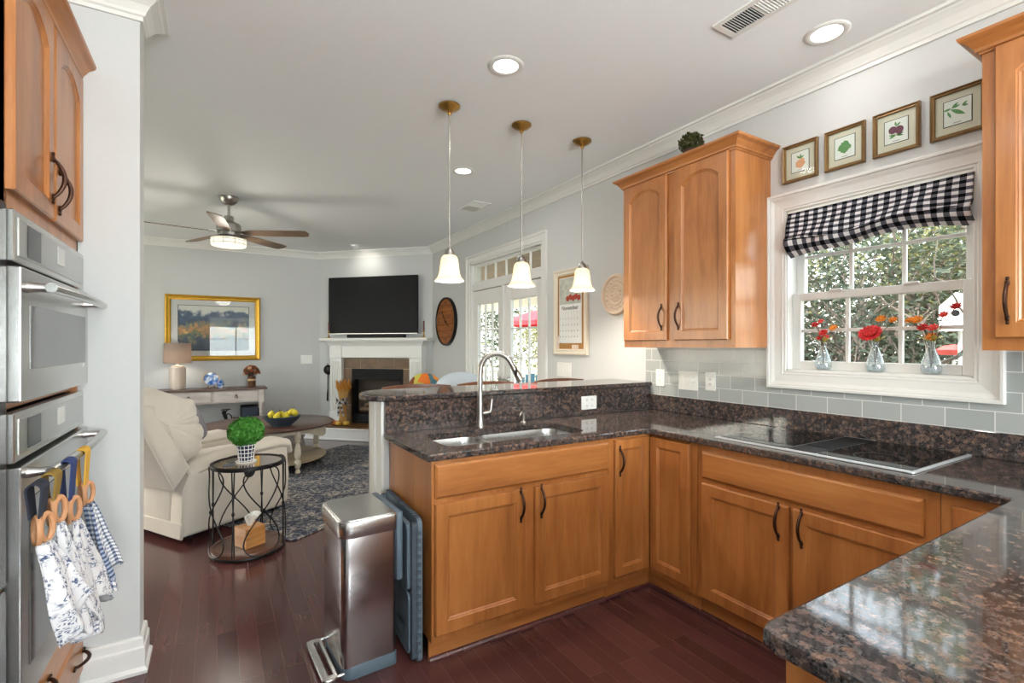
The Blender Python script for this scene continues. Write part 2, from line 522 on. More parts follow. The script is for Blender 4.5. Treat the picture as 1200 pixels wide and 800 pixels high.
def m_shade():
    t = NT('lit_frosted_glass')
    em = t.n('ShaderNodeEmission'); em.inputs[0].default_value = lin(255, 240, 206); em.inputs[1].default_value = .25
    tr = t.n('ShaderNodeBsdfTranslucent'); tr.inputs[0].default_value = lin(214, 198, 166)
    df = t.n('ShaderNodeBsdfDiffuse'); df.inputs[0].default_value = lin(250, 244, 230)
    m1 = t.n('ShaderNodeMixShader'); m1.inputs[0].default_value = .65; t.l(df.outputs[0], m1.inputs[1]); t.l(tr.outputs[0], m1.inputs[2])
    ad = t.n('ShaderNodeAddShader'); t.l(m1.outputs[0], ad.inputs[0]); t.l(em.outputs[0], ad.inputs[1])
    t.l(ad.outputs[0], t.out.inputs[0]); return t.m
SHADE = m_shade()
def emit(name, rgb, s):
    t = NT(name); em = t.n('ShaderNodeEmission'); em.inputs[0].default_value = lin(*rgb); em.inputs[1].default_value = s
    t.l(em.outputs[0], t.out.inputs[0]); return t.m
LENS = emit('lit_downlight_lens', (255, 252, 244), 3.0)
FANLENS = emit('lit_fan_lens', (255, 240, 214), .95)

def m_gingham(name, nu, nv, dark, mid, light):
    t = NT(name)
    tc = t.n('ShaderNodeTexCoord'); sp = t.n('ShaderNodeSeparateXYZ'); t.l(tc.outputs['UV'], sp.inputs[0])
    st = []
    for i, k in ((0, nu), (1, nv)):
        f = t.math('FRACT', t.math('MULTIPLY', sp.outputs[i], float(k)))
        st.append(t.math('LESS_THAN', f, .5))
    sm = t.math('MULTIPLY', t.math('ADD', st[0], st[1]), .5)
    col = t.ramp(sm, [(0, lin(*light)), (.25, lin(*mid)), (.75, lin(*dark))], 'CONSTANT')
    n = t.noise(t.coord('UV', (600, 600, 1)), 1, 2); t.bump(n.outputs[0], .15, .001)
    return t.set(col, .9, spec=.1)
BUFFALO = m_gingham('buffalo_check_cloth', 17, 9, (10, 12, 18), (92, 92, 100), (226, 224, 226))
GINGHAM = m_gingham('blue_gingham_cloth', 9, 17, (64, 76, 104), (150, 158, 176), (228, 228, 228))
def m_toile():
    t = NT('blue_toile_cloth')
    v = t.coord('UV', (1.7, 1.7, 1))
    a = t.noise(v, 13, 4, .68, 1.6); b = t.noise(v, 4.2, 1)
    f = t.math('MULTIPLY', t.ramp(a.outputs[0], [(.50, (0, 0, 0, 1)), (.55, (1, 1, 1, 1))]), t.ramp(b.outputs[0], [(.44, (0, 0, 0, 1)), (.52, (1, 1, 1, 1))]))
    col = t.mix(f, lin(208, 207, 209), lin(64, 78, 108))
    return t.set(col, .85, sheen=.2)
TOILE = m_toile()
UPHOL = plain('cream_microfibre', (204, 195, 182), .8, var=.06, scale=9, bump=.12, sheen=.3)
GREYPILLOW = plain('grey_velvet', (128, 124, 130), .85, var=.1)
def m_rug():
    t = NT('blue_cream_rug')
    v = t.coord()
    a = t.noise(v, 34, 4, .7, .8); b = t.noise(v, 5, 2)
    f = t.math('ADD', t.math('MULTIPLY', a.outputs[0], .8), t.math('MULTIPLY', b.outputs[0], .2))
    col = t.ramp(f, [(.42, lin(42, 49, 66)), (.50, lin(82, 89, 104)), (.55, lin(148, 142, 134)), (.64, lin(192, 182, 166))])
    t.bump(a.outputs[0], .6, .01)
    return t.set(col, .95)
RUG = m_rug()
def m_leaf(name, a, b):
    t = NT(name)
    n = t.noise(t.coord(), 9, 2)
    col = t.mix(n.outputs[0], lin(*a), lin(*b))
    t.set(col, .6)
    tr = t.n('ShaderNodeBsdfTranslucent'); t.l(col, tr.inputs[0])
    mx = t.n('ShaderNodeMixShader'); mx.inputs[0].default_value = .35
    t.l(t.b.outputs[0], mx.inputs[1]); t.l(tr.outputs[0], mx.inputs[2]); t.l(mx.outputs[0], t.out.inputs[0])
    return t.m
BOX_LEAF = m_leaf('boxwood_leaf', (44, 112, 32), (92, 168, 58))
DARK_LEAF = m_leaf('dark_moss_leaf', (44, 46, 20), (90, 90, 36))
TREE_LEAF = m_leaf('tree_leaf', (56, 66, 50), (100, 112, 90))
TREE_LEAF_Y = m_leaf('yellowing_leaf', (104, 108, 66), (154, 152, 106))
TREE_LEAF_D = m_leaf('dark_tree_leaf', (54, 64, 54), (90, 100, 84))
BARK = plain('grey_bark', (112, 100, 92), .9, var=.3, scale=30, bump=.4)
GRASS = plain('lawn_grass', (150, 150, 118), .9, var=.3, scale=8)
# ------------------------------------------------------------------ the room
RX = 2.76; CZ = 2.85
YZ = lambda x0: (lambda u, v, a: (a, u, v))
floor = struct(MB().box(-3.0, 2.9, -3.4, 8.4, -.1, 0), 'floor', FLOOR)
struct(MB().box(-3.0, 2.9, -3.4, 8.4, CZ, CZ + .15), 'ceiling', CEIL)
b = MB()
slab(b, [(-3.4, 0), (6.87, 0), (6.87, CZ), (-3.4, CZ)],
     [[(.76, 1.235), (1.57, 1.235), (1.57, 2.14), (.76, 2.14)], [(3.99, .02), (5.60, .02), (5.60, 2.42), (3.99, 2.42)]], RX, RX + .14, f=YZ(0))
struct(b, 'wall_right', WALL)
struct(MB().prism([(1.40, 8.23), (2.76, 6.87), (2.9, 6.87), (2.9, 7.01), (1.54, 8.37), (1.40, 8.37)], 0, CZ), 'wall_corner', WALL)
struct(MB().box(-3.0, 1.40, 8.23, 8.37, 0, CZ), 'wall_back', WALL)
b = MB()
slab(b, [(2.72, 0), (8.23, 0), (8.23, CZ), (2.72, CZ)], [[(4.7, .75), (7.3, .75), (7.3, 2.3), (4.7, 2.3)]], -2.94, -2.8, f=YZ(0))
struct(b, 'wall_left', WALL)
struct(MB().prism(offset([(-2.8, 2.59), (-.28, 2.59), (-.28, 2.72), (-2.8, 2.72)], 0), 0, CZ), 'wall_divider', WALL)
struct(MB().box(-1.24, -1.1, -3.2, 2.59, 0, CZ), 'wall_kitchen', WALL)
b = MB()
slab(b, [(-1.24, 0), (2.76, 0), (2.76, CZ), (-1.24, CZ)], [[(-.25, .85), (2.2, .85), (2.2, 2.38), (-.25, 2.38)]], -3.34, -3.2, f=lambda u, v, a: (u, a, v))
struct(b, 'wall_front', WALL)
# crown moulding right round the kitchen and living room
prof = [(-.004, CZ - .10), (.012, CZ - .10), (.012, CZ - .083), (.020, CZ - .078), (.024, CZ - .068), (.040, CZ - .044), (.060, CZ - .027), (.066, CZ - .024), (.072, CZ - .016), (.088, CZ - .014), (.088, CZ + .004), (-.004, CZ + .004)]
b = MB(); sweep(b, [(2.76, -3.2), (2.76, 6.87), (1.40, 8.23), (-2.8, 8.23), (-2.8, 2.72), (-.28, 2.72), (-.28, 2.59), (-1.1, 2.59), (-1.1, -3.2)], prof, True)
struct(b, 'trim_1', TRIM)
bp = [(-.003, 0), (.030, 0), (.032, .012), (.026, .022), (.017, .026), (.017, .10), (.013, .125), (.008, .13), (-.003, .13)]
bp2 = [(-.003, 0), (.028, 0), (.030, .014), (.024, .024), (.019, .028), (.019, .105), (.014, .112), (.012, .142), (.007, .150), (-.003, .150)]
b = MB(); sweep(b, [(-2.8, 2.72), (-.28, 2.72), (-.28, 2.59), (-.47, 2.59)], bp2); struct(b, 'baseboard_divider', TRIM)
b = MB(); sweep(b, [(2.76, 2.85), (2.76, 3.88)], bp); struct(b, 'baseboard_right', TRIM)
b = MB(); sweep(b, [(2.76, 5.71), (2.76, 6.87), (2.66, 6.97)], bp); struct(b, 'baseboard_corner', TRIM)
b = MB(); sweep(b, [(1.48, 8.15), (1.40, 8.23), (-2.8, 8.23), (-2.8, 2.72)], bp); struct(b, 'baseboard_back', TRIM)
b = MB(); sweep(b, [(-1.1, .4), (-1.1, -3.2), (2.76, -3.2), (2.76, -.2)], bp); struct(b, 'baseboard_front', TRIM)
# tile splashback
b = MB(); slab(b, [(-.6, .90), (2.62, .90), (2.62, 1.372), (1.60, 1.372), (1.60, 1.20), (.73, 1.20), (.73, 1.372), (-.6, 1.372)], [], 2.752, 2.7605, f=YZ(0))
struct(b, 'wall_backsplash', TILE)
# half wall that carries the raised bar
struct(MB().box(.765, 2.76, 2.598, 2.80, 0, 1.081), 'wall_peninsula', WALL)
b = MB(); b.box(.750, .766, 2.597, 2.70, 0, 1.080, .002); b.box(.742, .766, 2.70, 2.812, 0, 1.080, .002); b.box(.742, .80, 2.80, 2.815, 0, 1.08, .002)
struct(b, 'trim_2', TRIM)
b = MB(); sweep(b, [(2.74, 2.80), (.765, 2.80)], [(0, 0), (-.02, 0), (-.02, .13), (0, .13)]); struct(b, 'baseboard_peninsula', TRIM)

# ------------------------------------------------------------------ kitchen window
def casing(mb, y0, y1, z0, z1, x, W, prof, sides='LTRB'):
    """picture-frame casing round an opening in a wall x = const that faces -x; prof is (across 0..W, out)"""
    def loop(a, o): return [(x - o, y0 - a, z0 - a), (x - o, y1 + a, z0 - a), (x - o, y1 + a, z1 + a), (x - o, y0 - a, z1 + a)]
    L = [loop(a, o) for a, o in prof]
    mb.loops(L, False, False)
cp = [(0, -.005), (0, .012), (.004, .014), (.012, .013), (.018, .017), (.024, .016), (.060, .020), (.072, .026), (.078, .028), (.084, .026), (.084, .034), (.088, .036), (.098, .036), (.100, .034), (.100, -.002)]
b = MB(); casing(b, .765, 1.565, 1.240, 2.135, RX, .1, cp)
win = struct(b, 'window_1', TRIM)
b = MB()
for y0, y1, z0, z1 in ((.76, .772, 1.235, 2.14), (1.558, 1.57, 1.235, 2.14), (.76, 1.57, 2.128, 2.14), (.76, 1.57, 1.235, 1.247)):
    b.box(RX - .004, RX + .138, y0, y1, z0, z1)
b.obj('window_jamb', TRIM, win)
def sash(mb, x0, x1, y0, y1, z0, z1, st, top, bot, nx, nz, mw=.018):
    mb.box(x0, x1, y0, y0 + st, z0, z1, .003); mb.box(x0, x1, y1 - st, y1, z0, z1, .003)
    mb.box(x0, x1, y0 + st, y1 - st, z0, z0 + bot, .003); mb.box(x0, x1, y0 + st, y1 - st, z1 - top, z1, .003)
    gy0, gy1, gz0, gz1 = y0 + st, y1 - st, z0 + bot, z1 - top
    for i in range(1, nx):
        y = gy0 + (gy1 - gy0) * i / nx; mb.box(x0 + .008, x1 - .008, y - mw / 2, y + mw / 2, gz0, gz1, .003)
    for i in range(1, nz):
        z = gz0 + (gz1 - gz0) * i / nz; mb.box(x0 + .0085, x1 - .0085, gy0, gy1, z - mw / 2, z + mw / 2, .003)
    return gy0, gy1, gz0, gz1
b = MB(); g = sash(b, 2.805, 2.842, .772, 1.558, 1.247, 1.672, .045, .042, .048, 3, 2)
lo = b.obj('lower_sash', TRIM, win)
MB().box(2.822, 2.826, g[0], g[1], g[2], g[3]).obj('pane', PANE, lo)
b = MB(); g = sash(b, 2.845, 2.880, .772, 1.558, 1.634, 2.128, .045, .045, .038, 3, 2)
up = b.obj('upper_sash', TRIM, win)
MB().box(2.861, 2.865, g[0], g[1], g[2], g[3]).obj('pane', PANE, up)
b = MB()
for y in (1.0, 1.33): b.box(2.790, 2.812, y - .03, y + .03, 1.668, 1.682, .004)
b.obj('sash_lock', TRIM, lo)

# ------------------------------------------------------------------ patio doors with transom
b = MB(); dp = [(0, -.005), (0, .014), (.006, .016), (.06, .018), (.07, .026), (.088, .028), (.09, .026), (.09, -.002)]
L = [[(RX - o, 3.99 - a, 0), (RX - o, 3.99 - a, 2.42 + a), (RX - o, 5.60 + a, 2.42 + a), (RX - o, 5.60 + a, 0)] for a, o in dp]
n = 4; vs = [p for l in L for p in l]; fs = []
for i in range(len(L) - 1):
    for k in range(3): fs.append((i * 4 + k, i * 4 + k + 1, (i + 1) * 4 + k + 1, (i + 1) * 4 + k))
b.add(vs, fs)
door = struct(b, 'door_1', TRIM)
b = MB()
b.box(RX - .003, RX + .139, 3.99, 4.015, .02, 2.42); b.box(RX - .003, RX + .139, 5.575, 5.60, .02, 2.42); b.box(RX - .003, RX + .139, 3.99, 5.60, 2.395, 2.42)
b.box(RX + .01, RX + .13, 4.015, 5.575, 2.065, 2.15, .006); b.box(RX + .0, RX + .10, 4.775, 4.815, .02, 2.065, .003); b.box(RX, RX + .14, 4.0, 5.59, .0, .03)
b.obj('door_frame', TRIM, door)
b = MB(); g = sash(b, RX + .04, RX + .08, 4.015, 5.575, 2.15, 2.395, .03, .03, .03, 6, 1, .02)
tr = b.obj('transom', TRIM, door); MB().box(RX + .058, RX + .062, g[0], g[1], g[2], g[3]).obj('pane', PANE, tr)
for y0, y1, hy in ((4.018, 4.772, 4.70), (4.818, 5.572, 4.89)):
    b = MB(); g = sash(b, RX + .03, RX + .075, y0, y1, .035, 2.06, .115, .17, .26, 3, 5, .016)
    lf = b.obj('door_leaf', TRIM, door); MB().box(RX + .051, RX + .055, g[0], g[1], g[2], g[3]).obj('pane', PANE, lf)
    b = MB(); b.lathe([(0, 0), (.026, 0), (.026, .006), (.012, .012), (.012, .03), (.0, .03)], M=Matrix.Translation((RX + .03, hy, 1.0)) @ Matrix.Rotation(-PI / 2, 4, 'Y'))
    b.tube([(RX + .004, hy, 1.0), (RX + .0, hy, 1.0), (RX, hy + (.05 if hy < 4.8 else -.05), 1.0), (RX, hy + (.11 if hy < 4.8 else -.11), .998)], .008)
    b.obj('door_handle', NICKEL, lf, True)

# unseen windows behind and beside the camera, put in to light the rooms
def plain_window(name, axis, a0, a1, z0, z1, c, nx, nz, sgn):
    b = MB()
    f = (lambda u0, u1, v0, v1, w0, w1, bv: b.box(u0, u1, v0, v1, w0, w1, bv)) if axis == 'y' else (lambda u0, u1, v0, v1, w0, w1, bv: b.box(v0, v1, u0, u1, w0, w1, bv))
    t0, t1 = sorted((c, c + sgn * .02))
    for q in ((a0 - .09, a0, z0 - .09, z1 + .09), (a1, a1 + .09, z0 - .09, z1 + .09), (a0, a1, z0 - .09, z0), (a0, a1, z1, z1 + .09)): f(q[0], q[1], t0, t1, q[2], q[3], .004)
    d0, d1 = sorted((c - sgn * .09, c - sgn * .05))
    for i in range(nx + 1):
        u = a0 + (a1 - a0) * i / nx; wd = .04 if i in (0, nx) else .02
        f(max(a0, u - wd), min(a1, u + wd), d0, d1, z0, z1, 0)
    for i in range(nz + 1):
        u = z0 + (z1 - z0) * i / nz; wd = .03 if i in (0, nz) else .015
        f(a0, a1, d0 + .001, d1 - .001, max(z0, u - wd), min(z1, u + wd), 0)
    w_ = struct(b, name, TRIM)
    b = MB(); mid = (d0 + d1) / 2
    (b.box(a0, a1, mid - .002, mid + .002, z0, z1) if axis == 'y' else b.box(mid - .002, mid + .002, a0, a1, z0, z1))
    b.obj('pane', PANE, w_)
plain_window('unseen_window_2', 'y', -.25, 2.2, .85, 2.38, -3.2, 3, 2, 1)
plain_window('unseen_window_3', 'x', 4.7, 7.3, .75, 2.3, -2.8, 3, 2, 1)
# ------------------------------------------------------------------ cabinets
def arch_outline(x0, x1, z0, z1, w, rise, n=14, flat=False):
    a, c, d, e = x0 + w, x1 - w, z0 + w, z1 - w
    pts = [(a, d), (c, d)]
    for i in range(n + 1):
        t = i / n; x = c + (a - c) * t
        dz = 0 if flat or not rise else -rise * abs(2 * t - 1) ** 2.2
        pts.append((x, e + dz))
    return pts
def panel_door(mb, x0, x1, z0, z1, t=.02, sw=.055, rise=0.0):
    Ls = []
    for w, y, inner in ((.0, 0, 0), (.0, -(t - .005), 0), (.004, -t, 0), (sw, -t, 1), (sw + .004, -t + .005, 1), (sw + .007, -t + .005, 1), (sw + .013, -t + .010, 1)):
        Ls.append([(x, y, z) for x, z in arch_outline(x0, x1, z0, z1, w, rise, flat=not inner)])
    # the last loop uses a slightly rescaled arch
    return mb.loops(Ls)
def slab_front(mb, x0, x1, z0, z1, t=.02):
    Ls = [[(x, y, z) for x, z in ((x0 + w, z0 + w), (x1 - w, z0 + w), (x1 - w, z1 - w), (x0 + w, z1 - w))] for w, y in ((0, 0), (0, -t + .008), (.006, -t + .003), (.010, -t), (.014, -t))]
    return mb.loops(Ls)
def pull(mb, x, z, L=.125, y=-.02, horiz=False):
    P = []; R = []
    for i in range(13):
        t = i / 12; s = math.sin(PI * t)
        P.append((0, -.004 - .028 * s ** .8, (t - .5) * L)); R.append(.0052 + .0018 * math.sin(PI * t))
    M = Matrix.Translation((x, y, z)) @ (Matrix.Rotation(PI / 2, 4, 'Y') if horiz else Matrix.Identity(4))
    mb.tube(P, R, 8, M=M)
    for s in (-1, 1):
        mb.sphere((0, -.004, s * L * .5), .0075, .005, .013, 10, 6, M=M)
        mb.sphere((0, -.004, s * (L * .5 + .016)), .006, .0045, .007, 10, 6, M=M)
    return mb
def base_body(w, d, z1=.882, kick=.092, left=True, right=True):
    b = MB()
    b.box(0, w, 0, .02, kick, z1)                                # face frame
    b.box(0, .018, .02, d, kick, z1); b.box(w - .018, w, .02, d, kick, z1)
    b.box(.018, w - .018, d - .01, d, kick, z1); b.box(.018, w - .018, .02, d - .01, kick, kick + .018)
    return b
def cab_door(root, x0, x1, z0, z1, hx=None, hz=None, rise=0, hh=False, mat=None, sw=.055):
    b = MB(); panel_door(b, x0, x1, z0, z1, sw=sw, rise=rise)
    o = b.obj('door', mat or MAPLE, root)
    if hx is not None:
        pull(MB(), hx, hz, horiz=hh).obj('handle', BRONZE, o, True)
    return o
def drawer(root, x0, x1, z0, z1, hx=None):
    b = MB(); slab_front(b, x0, x1, z0, z1); o = b.obj('drawer', MAPLE_H, root)
    if hx is not None: pull(MB(), hx, (z0 + z1) / 2, horiz=True).obj('handle', BRONZE, o, True)
    return o
def kick(root, w, y=.03, z=.092):
    b = MB(); b.box(0, w, y, y + .015, 0, z); o = b.obj('kickboard', MAPLE_H, root)
    MB().prism([(y, 0), (y - .016, 0), (y - .015, .008), (y - .009, .016), (y, .019)], 0.0, w, f=lambda u, v, a: (a, u, v)).obj('shoe_moulding', FLOOR, root)

FY = 1.985
# under the sink
sc = thing('base_cabinet', 'maple base cabinet under the double sink with two doors and a false drawer', 'cabinet', (.792, FY, 0))
base_body(1.008, .60).obj('body', MAPLE, sc)
drawer(sc, .012, 1.000, .718, .865)
cab_door(sc, .012, .474, .126, .694, .442, .625); cab_door(sc, .528, 1.000, .126, .694, .560, .625)
kick(sc, 1.008)
# corner unit with its two narrow doors
cc = thing('corner_cabinet', 'maple corner base cabinet with two narrow doors meeting at the inside corner', 'cabinet', (1.802, FY, 0))
b = MB(); b.box(0, .313, 0, .02, .092, .882); b.box(.313, .333, -.325, .02, .092, .882); b.box(0, .018, .02, .58, .092, .882); b.box(.333, .93, -.325, -.307, .092, .882)
b.box(.018, .93, .57, .58, .092, .882); b.box(.92, .93, -.307, .57, .092, .882)
b.obj('body', MAPLE, cc)
cab_door(cc, .036, .290, .126, .868, .066, .755, sw=.05)
d2 = MB(); panel_door(d2, -.003, .262, .126, .868, sw=.05)
o = d2.obj('door', MAPLE, cc); o.location = (.313, -.022, 0); o.rotation_euler = (0, 0, -PI / 2)
b = MB(); b.box(0, .343, .03, .045, 0, .092); b.box(.343, .358, -.325, .045, 0, .092); b.obj('kickboard', MAPLE_H, cc)
b = MB(); b.box(0, .341, .016, .030, 0, .016, .004); b.box(.327, .343, -.325, .016, 0, .016, .004); b.obj('shoe_moulding', FLOOR, cc)
# cooktop unit on the right run: local x runs from the corner towards the camera
kc = thing('base_cabinet', 'maple base cabinet under the black cooktop with two doors below a wide drawer front', 'cabinet', (2.115, 1.656, 0), -PI / 2)
base_body(.982, .60).obj('body', MAPLE, kc)
drawer(kc, .033, .940, .712, .845)
cab_door(kc, .033, .472, .110, .686, .432, .615); cab_door(kc, .492, .940, .110, .686, .530, .615)
kick(kc, .982)
nc = thing('base_cabinet', 'narrow maple base cabinet beside the near counter corner showing a single drawer front', 'cabinet', (2.115, .672, 0), -PI / 2)
base_body(.66, .60).obj('body', MAPLE, nc)
cab_door(nc, .033, .155, .126, .845); kick(nc, .17)
# near run, facing away from the camera
rc = thing('base_cabinet', 'maple base cabinet carrying the nearest counter in the foreground with a pale end panel', 'cabinet', (2.110, .455, 0), PI)
base_body(1.31, .60).obj('body', MAPLE, rc)
for i in range(3):
    x = .02 + i * .43
    drawer(rc, x, x + .40, .718, .865, x + .2); cab_door(rc, x, x + .40, .126, .694, x + .36, .62)
kick(rc, 1.31)

# upper cabinets: crown on top, arched doors
def crown(root, w, d, z, left=True, right=True, mat=MAPLE_H):
    prof = [(0, z - .035), (-.006, z - .035), (-.008, z - .028), (-.016, z - .024), (-.018, z - .014), (-.036, z + .010), (-.050, z + .018), (-.056, z + .024), (-.058, z + .034), (0, z + .034)]
    pts = ([(0, d)] if left else []) + [(0, -.001), (w, -.001)] + ([(w, d)] if right else [])
    b = MB(); sweep(b, pts, prof)
    return b.obj('crown', mat, root)
def upper(name, label, loc, rz, w, d, z0, z1, doors, left=True, right=True):
    r = thing(name, label, 'cabinet', loc, rz)
    b = MB(); b.box(0, w, 0, .02, z0, z1); b.box(0, .016, .02, d, z0, z1); b.box(w - .016, w, .02, d, z0, z1)
    b.box(.016, w - .016, .02, d, z1 - .016, z1); b.box(.016, w - .016, .02, d, z0 + .022, z0 + .034); b.box(.016, w - .016, d - .006, d, z0 + .03, z1 - .016)
    b.obj('body', MAPLE, r)
    for x0, x1, hx, hz in doors: cab_door(r, x0, x1, z0 + .045, z1 - .03, hx, hz, rise=.055)
    crown(r, w, d, z1, left, right)
    return r
upper('upper_cabinet', 'maple wall cabinet left of the window with two arched doors', (2.43, 2.512, 0), -PI / 2, .852, .33, 1.368, 2.490,
      [(.010, .386, .350, 1.56), (.446, .816, .482, 1.56)])
upper('upper_cabinet', 'maple wall cabinet at the right edge, right of the window', (2.43, .652, 0), -PI / 2, .80, .33, 1.362, 2.492,
      [(.038, .385, .073, 1.54), (.42, .765, .73, 1.54)])
# oven tower
TX = -.48
tw = thing('oven_cabinet', 'tall maple oven cabinet on the left, arched doors above the ovens and drawers below', 'cabinet', (TX, 1.790, 0), PI / 2)
b = MB(); W = .795
b.box(0, W, 0, .02, 1.742, 2.48); b.box(0, W, 0, .02, .05, .388); b.box(0, .018, 0, .6, .05, 2.48); b.box(W - .018, W, 0, .6, .05, 2.48)
b.box(.018, W - .018, .02, .6, 2.46, 2.48); b.box(.018, W - .018, .02, .6, 1.742, 1.76); b.box(.018, W - .018, .02, .6, .370, .388); b.box(.018, W - .018, .59, .6, .05, 2.46)
b.box(.018, W - .018, .02, .6, 1.203, 1.220)
b.obj('body', MAPLE, tw)
cab_door(tw, .007, .373, 1.795, 2.445, .345, 1.925, rise=.055); cab_door(tw, .397, .785, 1.795, 2.445, .425, 1.905, rise=.055)
for z0_, z1_ in ((.262, .384), (.075, .252)):
    d_ = drawer(tw, .004, .785, z0_, z1_, .70)
    pull(MB(), .235, (z0_ + z1_) / 2, horiz=True).obj('handle', BRONZE, d_, True)
crown(tw, W, .6, 2.48, True, False)
b = MB(); b.box(0, W, .05, .06, 0, .05); b.obj('kickboard', MAPLE_H, tw)

# ------------------------------------------------------------------ worktop, bar top, splashbacks
b = MB()
outer = [(.766, 1.962)] + [(2.06, 1.962), (2.073, 1.957), (2.079, 1.945)] + [(2.079, .52), (2.074, .495), (2.05, .487)] + [(.80, .487), (.775, .479), (.765, .455)] + [(.765, -.16), (2.752, -.16), (2.752, 2.570), (.760, 2.570)]
outer = outer[::-1]
area = sum(outer[i - 1][0] * outer[i][1] - outer[i][0] * outer[i - 1][1] for i in range(len(outer)))
if area < 0: outer = outer[::-1]
hole = rrect(.905, 1.735, 2.065, 2.425, .075, 6)
khole = [(2.18, .79), (2.70, .79), (2.70, 1.56), (2.18, 1.56)]
slab(b, outer, [hole, khole], .882, .915, .007)
ct = b.obj('worktop', GRANITE)
tag(ct, 'U shaped polished brown granite worktop running from the sink past the cooktop to the foreground', 'worktop')
b = MB(); b.box(.765, 2.751, 2.571, 2.596, .9155, 1.080, .001)
o = b.obj('granite_upstand', GRANITE); tag(o, 'tall brown granite upstand behind the sink below the raised bar', 'splashback')
b = MB(); b.box(2.730, 2.7515, -.16, 2.5705, .9155, 1.024, .002)
o = b.obj('granite_upstand', GRANITE); tag(o, 'low brown granite upstand along the tiled wall behind the cooktop', 'splashback')
b = MB()
bt = [(2.757, 2.562), (2.757, 2.985), (.86, 2.985), (.775, 2.955), (.715, 2.88), (.678, 2.78), (.668, 2.70), (.685, 2.625), (.725, 2.575), (.78, 2.560)]
slab(b, bt, [], 1.082, 1.112, .007)
o = b.obj('breakfast_bar', GRANITE); tag(o, 'raised brown granite bar slab with a rounded free end', 'breakfast bar')
# ------------------------------------------------------------------ sink, taps
sk = thing('sink', 'stainless steel double bowl sink set under the granite beside the gooseneck tap', 'sink', (1.32, 2.245, .882))
def bowl(x0, x1, y0, y1, depth):
    b = MB(); Ls = []
    for ins, z, r in ((-.012, -.001, .075), (0, -.001, .07), (.006, -.03, .07), (.012, -depth + .04, .07), (.02, -depth + .015, .07), (.05, -depth, .05)):
        Ls.append([(u, v, z) for u, v in rrect(x0 + ins, x1 - ins, y0 + ins, y1 - ins, r, 6)])
    b.loops(Ls, False, True)
    return b
for nm, x0, x1, dx in (('bowl', -.415, -.118, -.26), ('bowl', -.102, .415, .16)):
    o = bowl(x0, x1, -.175, .175, .19).obj(nm, STEEL, sk, True)
    b = MB(); b.lathe([(0, -.187), (.038, -.187), (.042, -.1885), (.045, -.1895)], dx, .02, 0, 20); b.obj('drain', CHROME, o, True)
b = MB(); b.box(-.122, -.098, -.172, .172, -.012, -.0005, .004, 2); b.obj('divider', STEEL, sk, True)
fc = thing('faucet', 'brushed nickel gooseneck faucet with pull-down spray head', 'faucet', (1.292, 2.497, .915))
b = MB(); b.lathe([(0, 0), (.027, 0), (.027, .006), (.0225, .012), (.021, .05), (.019, .14), (.0155, .20), (.0145, .22), (0, .22)], seg=20); b.obj('body', NICKEL, fc, True)
dirx, diry = .88, -.47
P = [(0, 0, .2), (0, 0, .30)]
for i in range(1, 13):
    a = PI - PI * .86 * i / 12
    rr = .095 + .095 * math.cos(a); P.append((dirx * rr, diry * rr, .315 + .105 * math.sin(a)))
b = MB(); b.tube(P, [.0155] * 2 + [.015] * 12, 14); b.obj('spout', NICKEL, fc, True)
e = Vector(P[-1]); d = (Vector(P[-1]) - Vector(P[-2])).normalized()
b = MB(); b.tube([e - d * .004, e + d * .02, e + d * .07, e + d * .105, e + d * .112], [.0145, .0155, .0185, .0215, .019], 16); hd = b.obj('spray_head', NICKEL, fc, True)
b = MB(); c = e + d * .055; b.sphere((c.x - .008, c.y - .013, c.z), .008, .007, .018, 10, 8); b.obj('spray_button', BLACK, hd, True)
b = MB(); b.tube([(.01, 0, .075), (.045, -.008, .078), (.062, -.01, .082), (.066, -.01, .10), (.072, -.011, .155)], [.011, .009, .008, .0062, .0045], 10); b.obj('lever', NICKEL, fc, True)
so = thing('soap_dispenser', 'small nickel soap dispenser on the granite right of the faucet', 'soap dispenser', (1.585, 2.495, .915))
b = MB(); b.lathe([(0, 0), (.018, 0), (.018, .005), (.0125, .010), (.012, .045), (.014, .052), (.014, .06), (0, .062)], seg=16); b.obj('body', NICKEL, so, True)
b = MB(); b.tube([(0, 0, .058), (-.02, -.02, .066), (-.045, -.045, .064), (-.062, -.06, .052)], [.007, .006, .0055, .005], 10); b.obj('nozzle', NICKEL, so, True)

# ------------------------------------------------------------------ cooktop
ck = thing('cooktop', 'black glass cooktop with a steel edge and a central downdraft grille', 'cooktop', (2.44, 1.175, .9155))
b = MB(); slab(b, rrect(-.29, .285, -.415, .415, .012, 3), [], 0, .006, .002); b.obj('trim', plain('satin_steel_edge', (206, 208, 210), .42, .7), ck)
b = MB()
slab(b, rrect(-.262, .27, -.400, -.068, .004, 2), [], .0055, .0085, .001); b.obj('glass', COOKGLASS, ck)
b = MB(); slab(b, rrect(-.262, .27, .068, .400, .004, 2), [], .0055, .0085, .001); b.obj('glass', COOKGLASS, ck)
b = MB(); b.box(-.26, .268, -.062, .062, .004, .0078, .001)
for i in range(9): b.box(-.10, .22, -.044 + i * .011 - .002, -.044 + i * .011 + .002, .0075, .0095)
b.box(-.12, .24, -.052, -.047, .0075, .0105); b.box(-.12, .24, .047, .052, .0075, .0105); b.box(-.125, -.12, -.052, .052, .0075, .0105); b.box(.24, .245, -.052, .052, .0075, .0105)
b.obj('vent_grille', BLACK, ck)
RINGM = plain('cooktop_ring_print', (30, 30, 32), .2)
for cx, cy, r in ((-.12, -.24, .085), (.14, -.24, .105), (-.12, .24, .105), (.14, .24, .08)):
    b = MB(); b.lathe([(r, .0086), (r + .003, .0089), (r + .006, .0086)], cx, cy, 0, 40); b.obj('burner_ring', RINGM, ck)
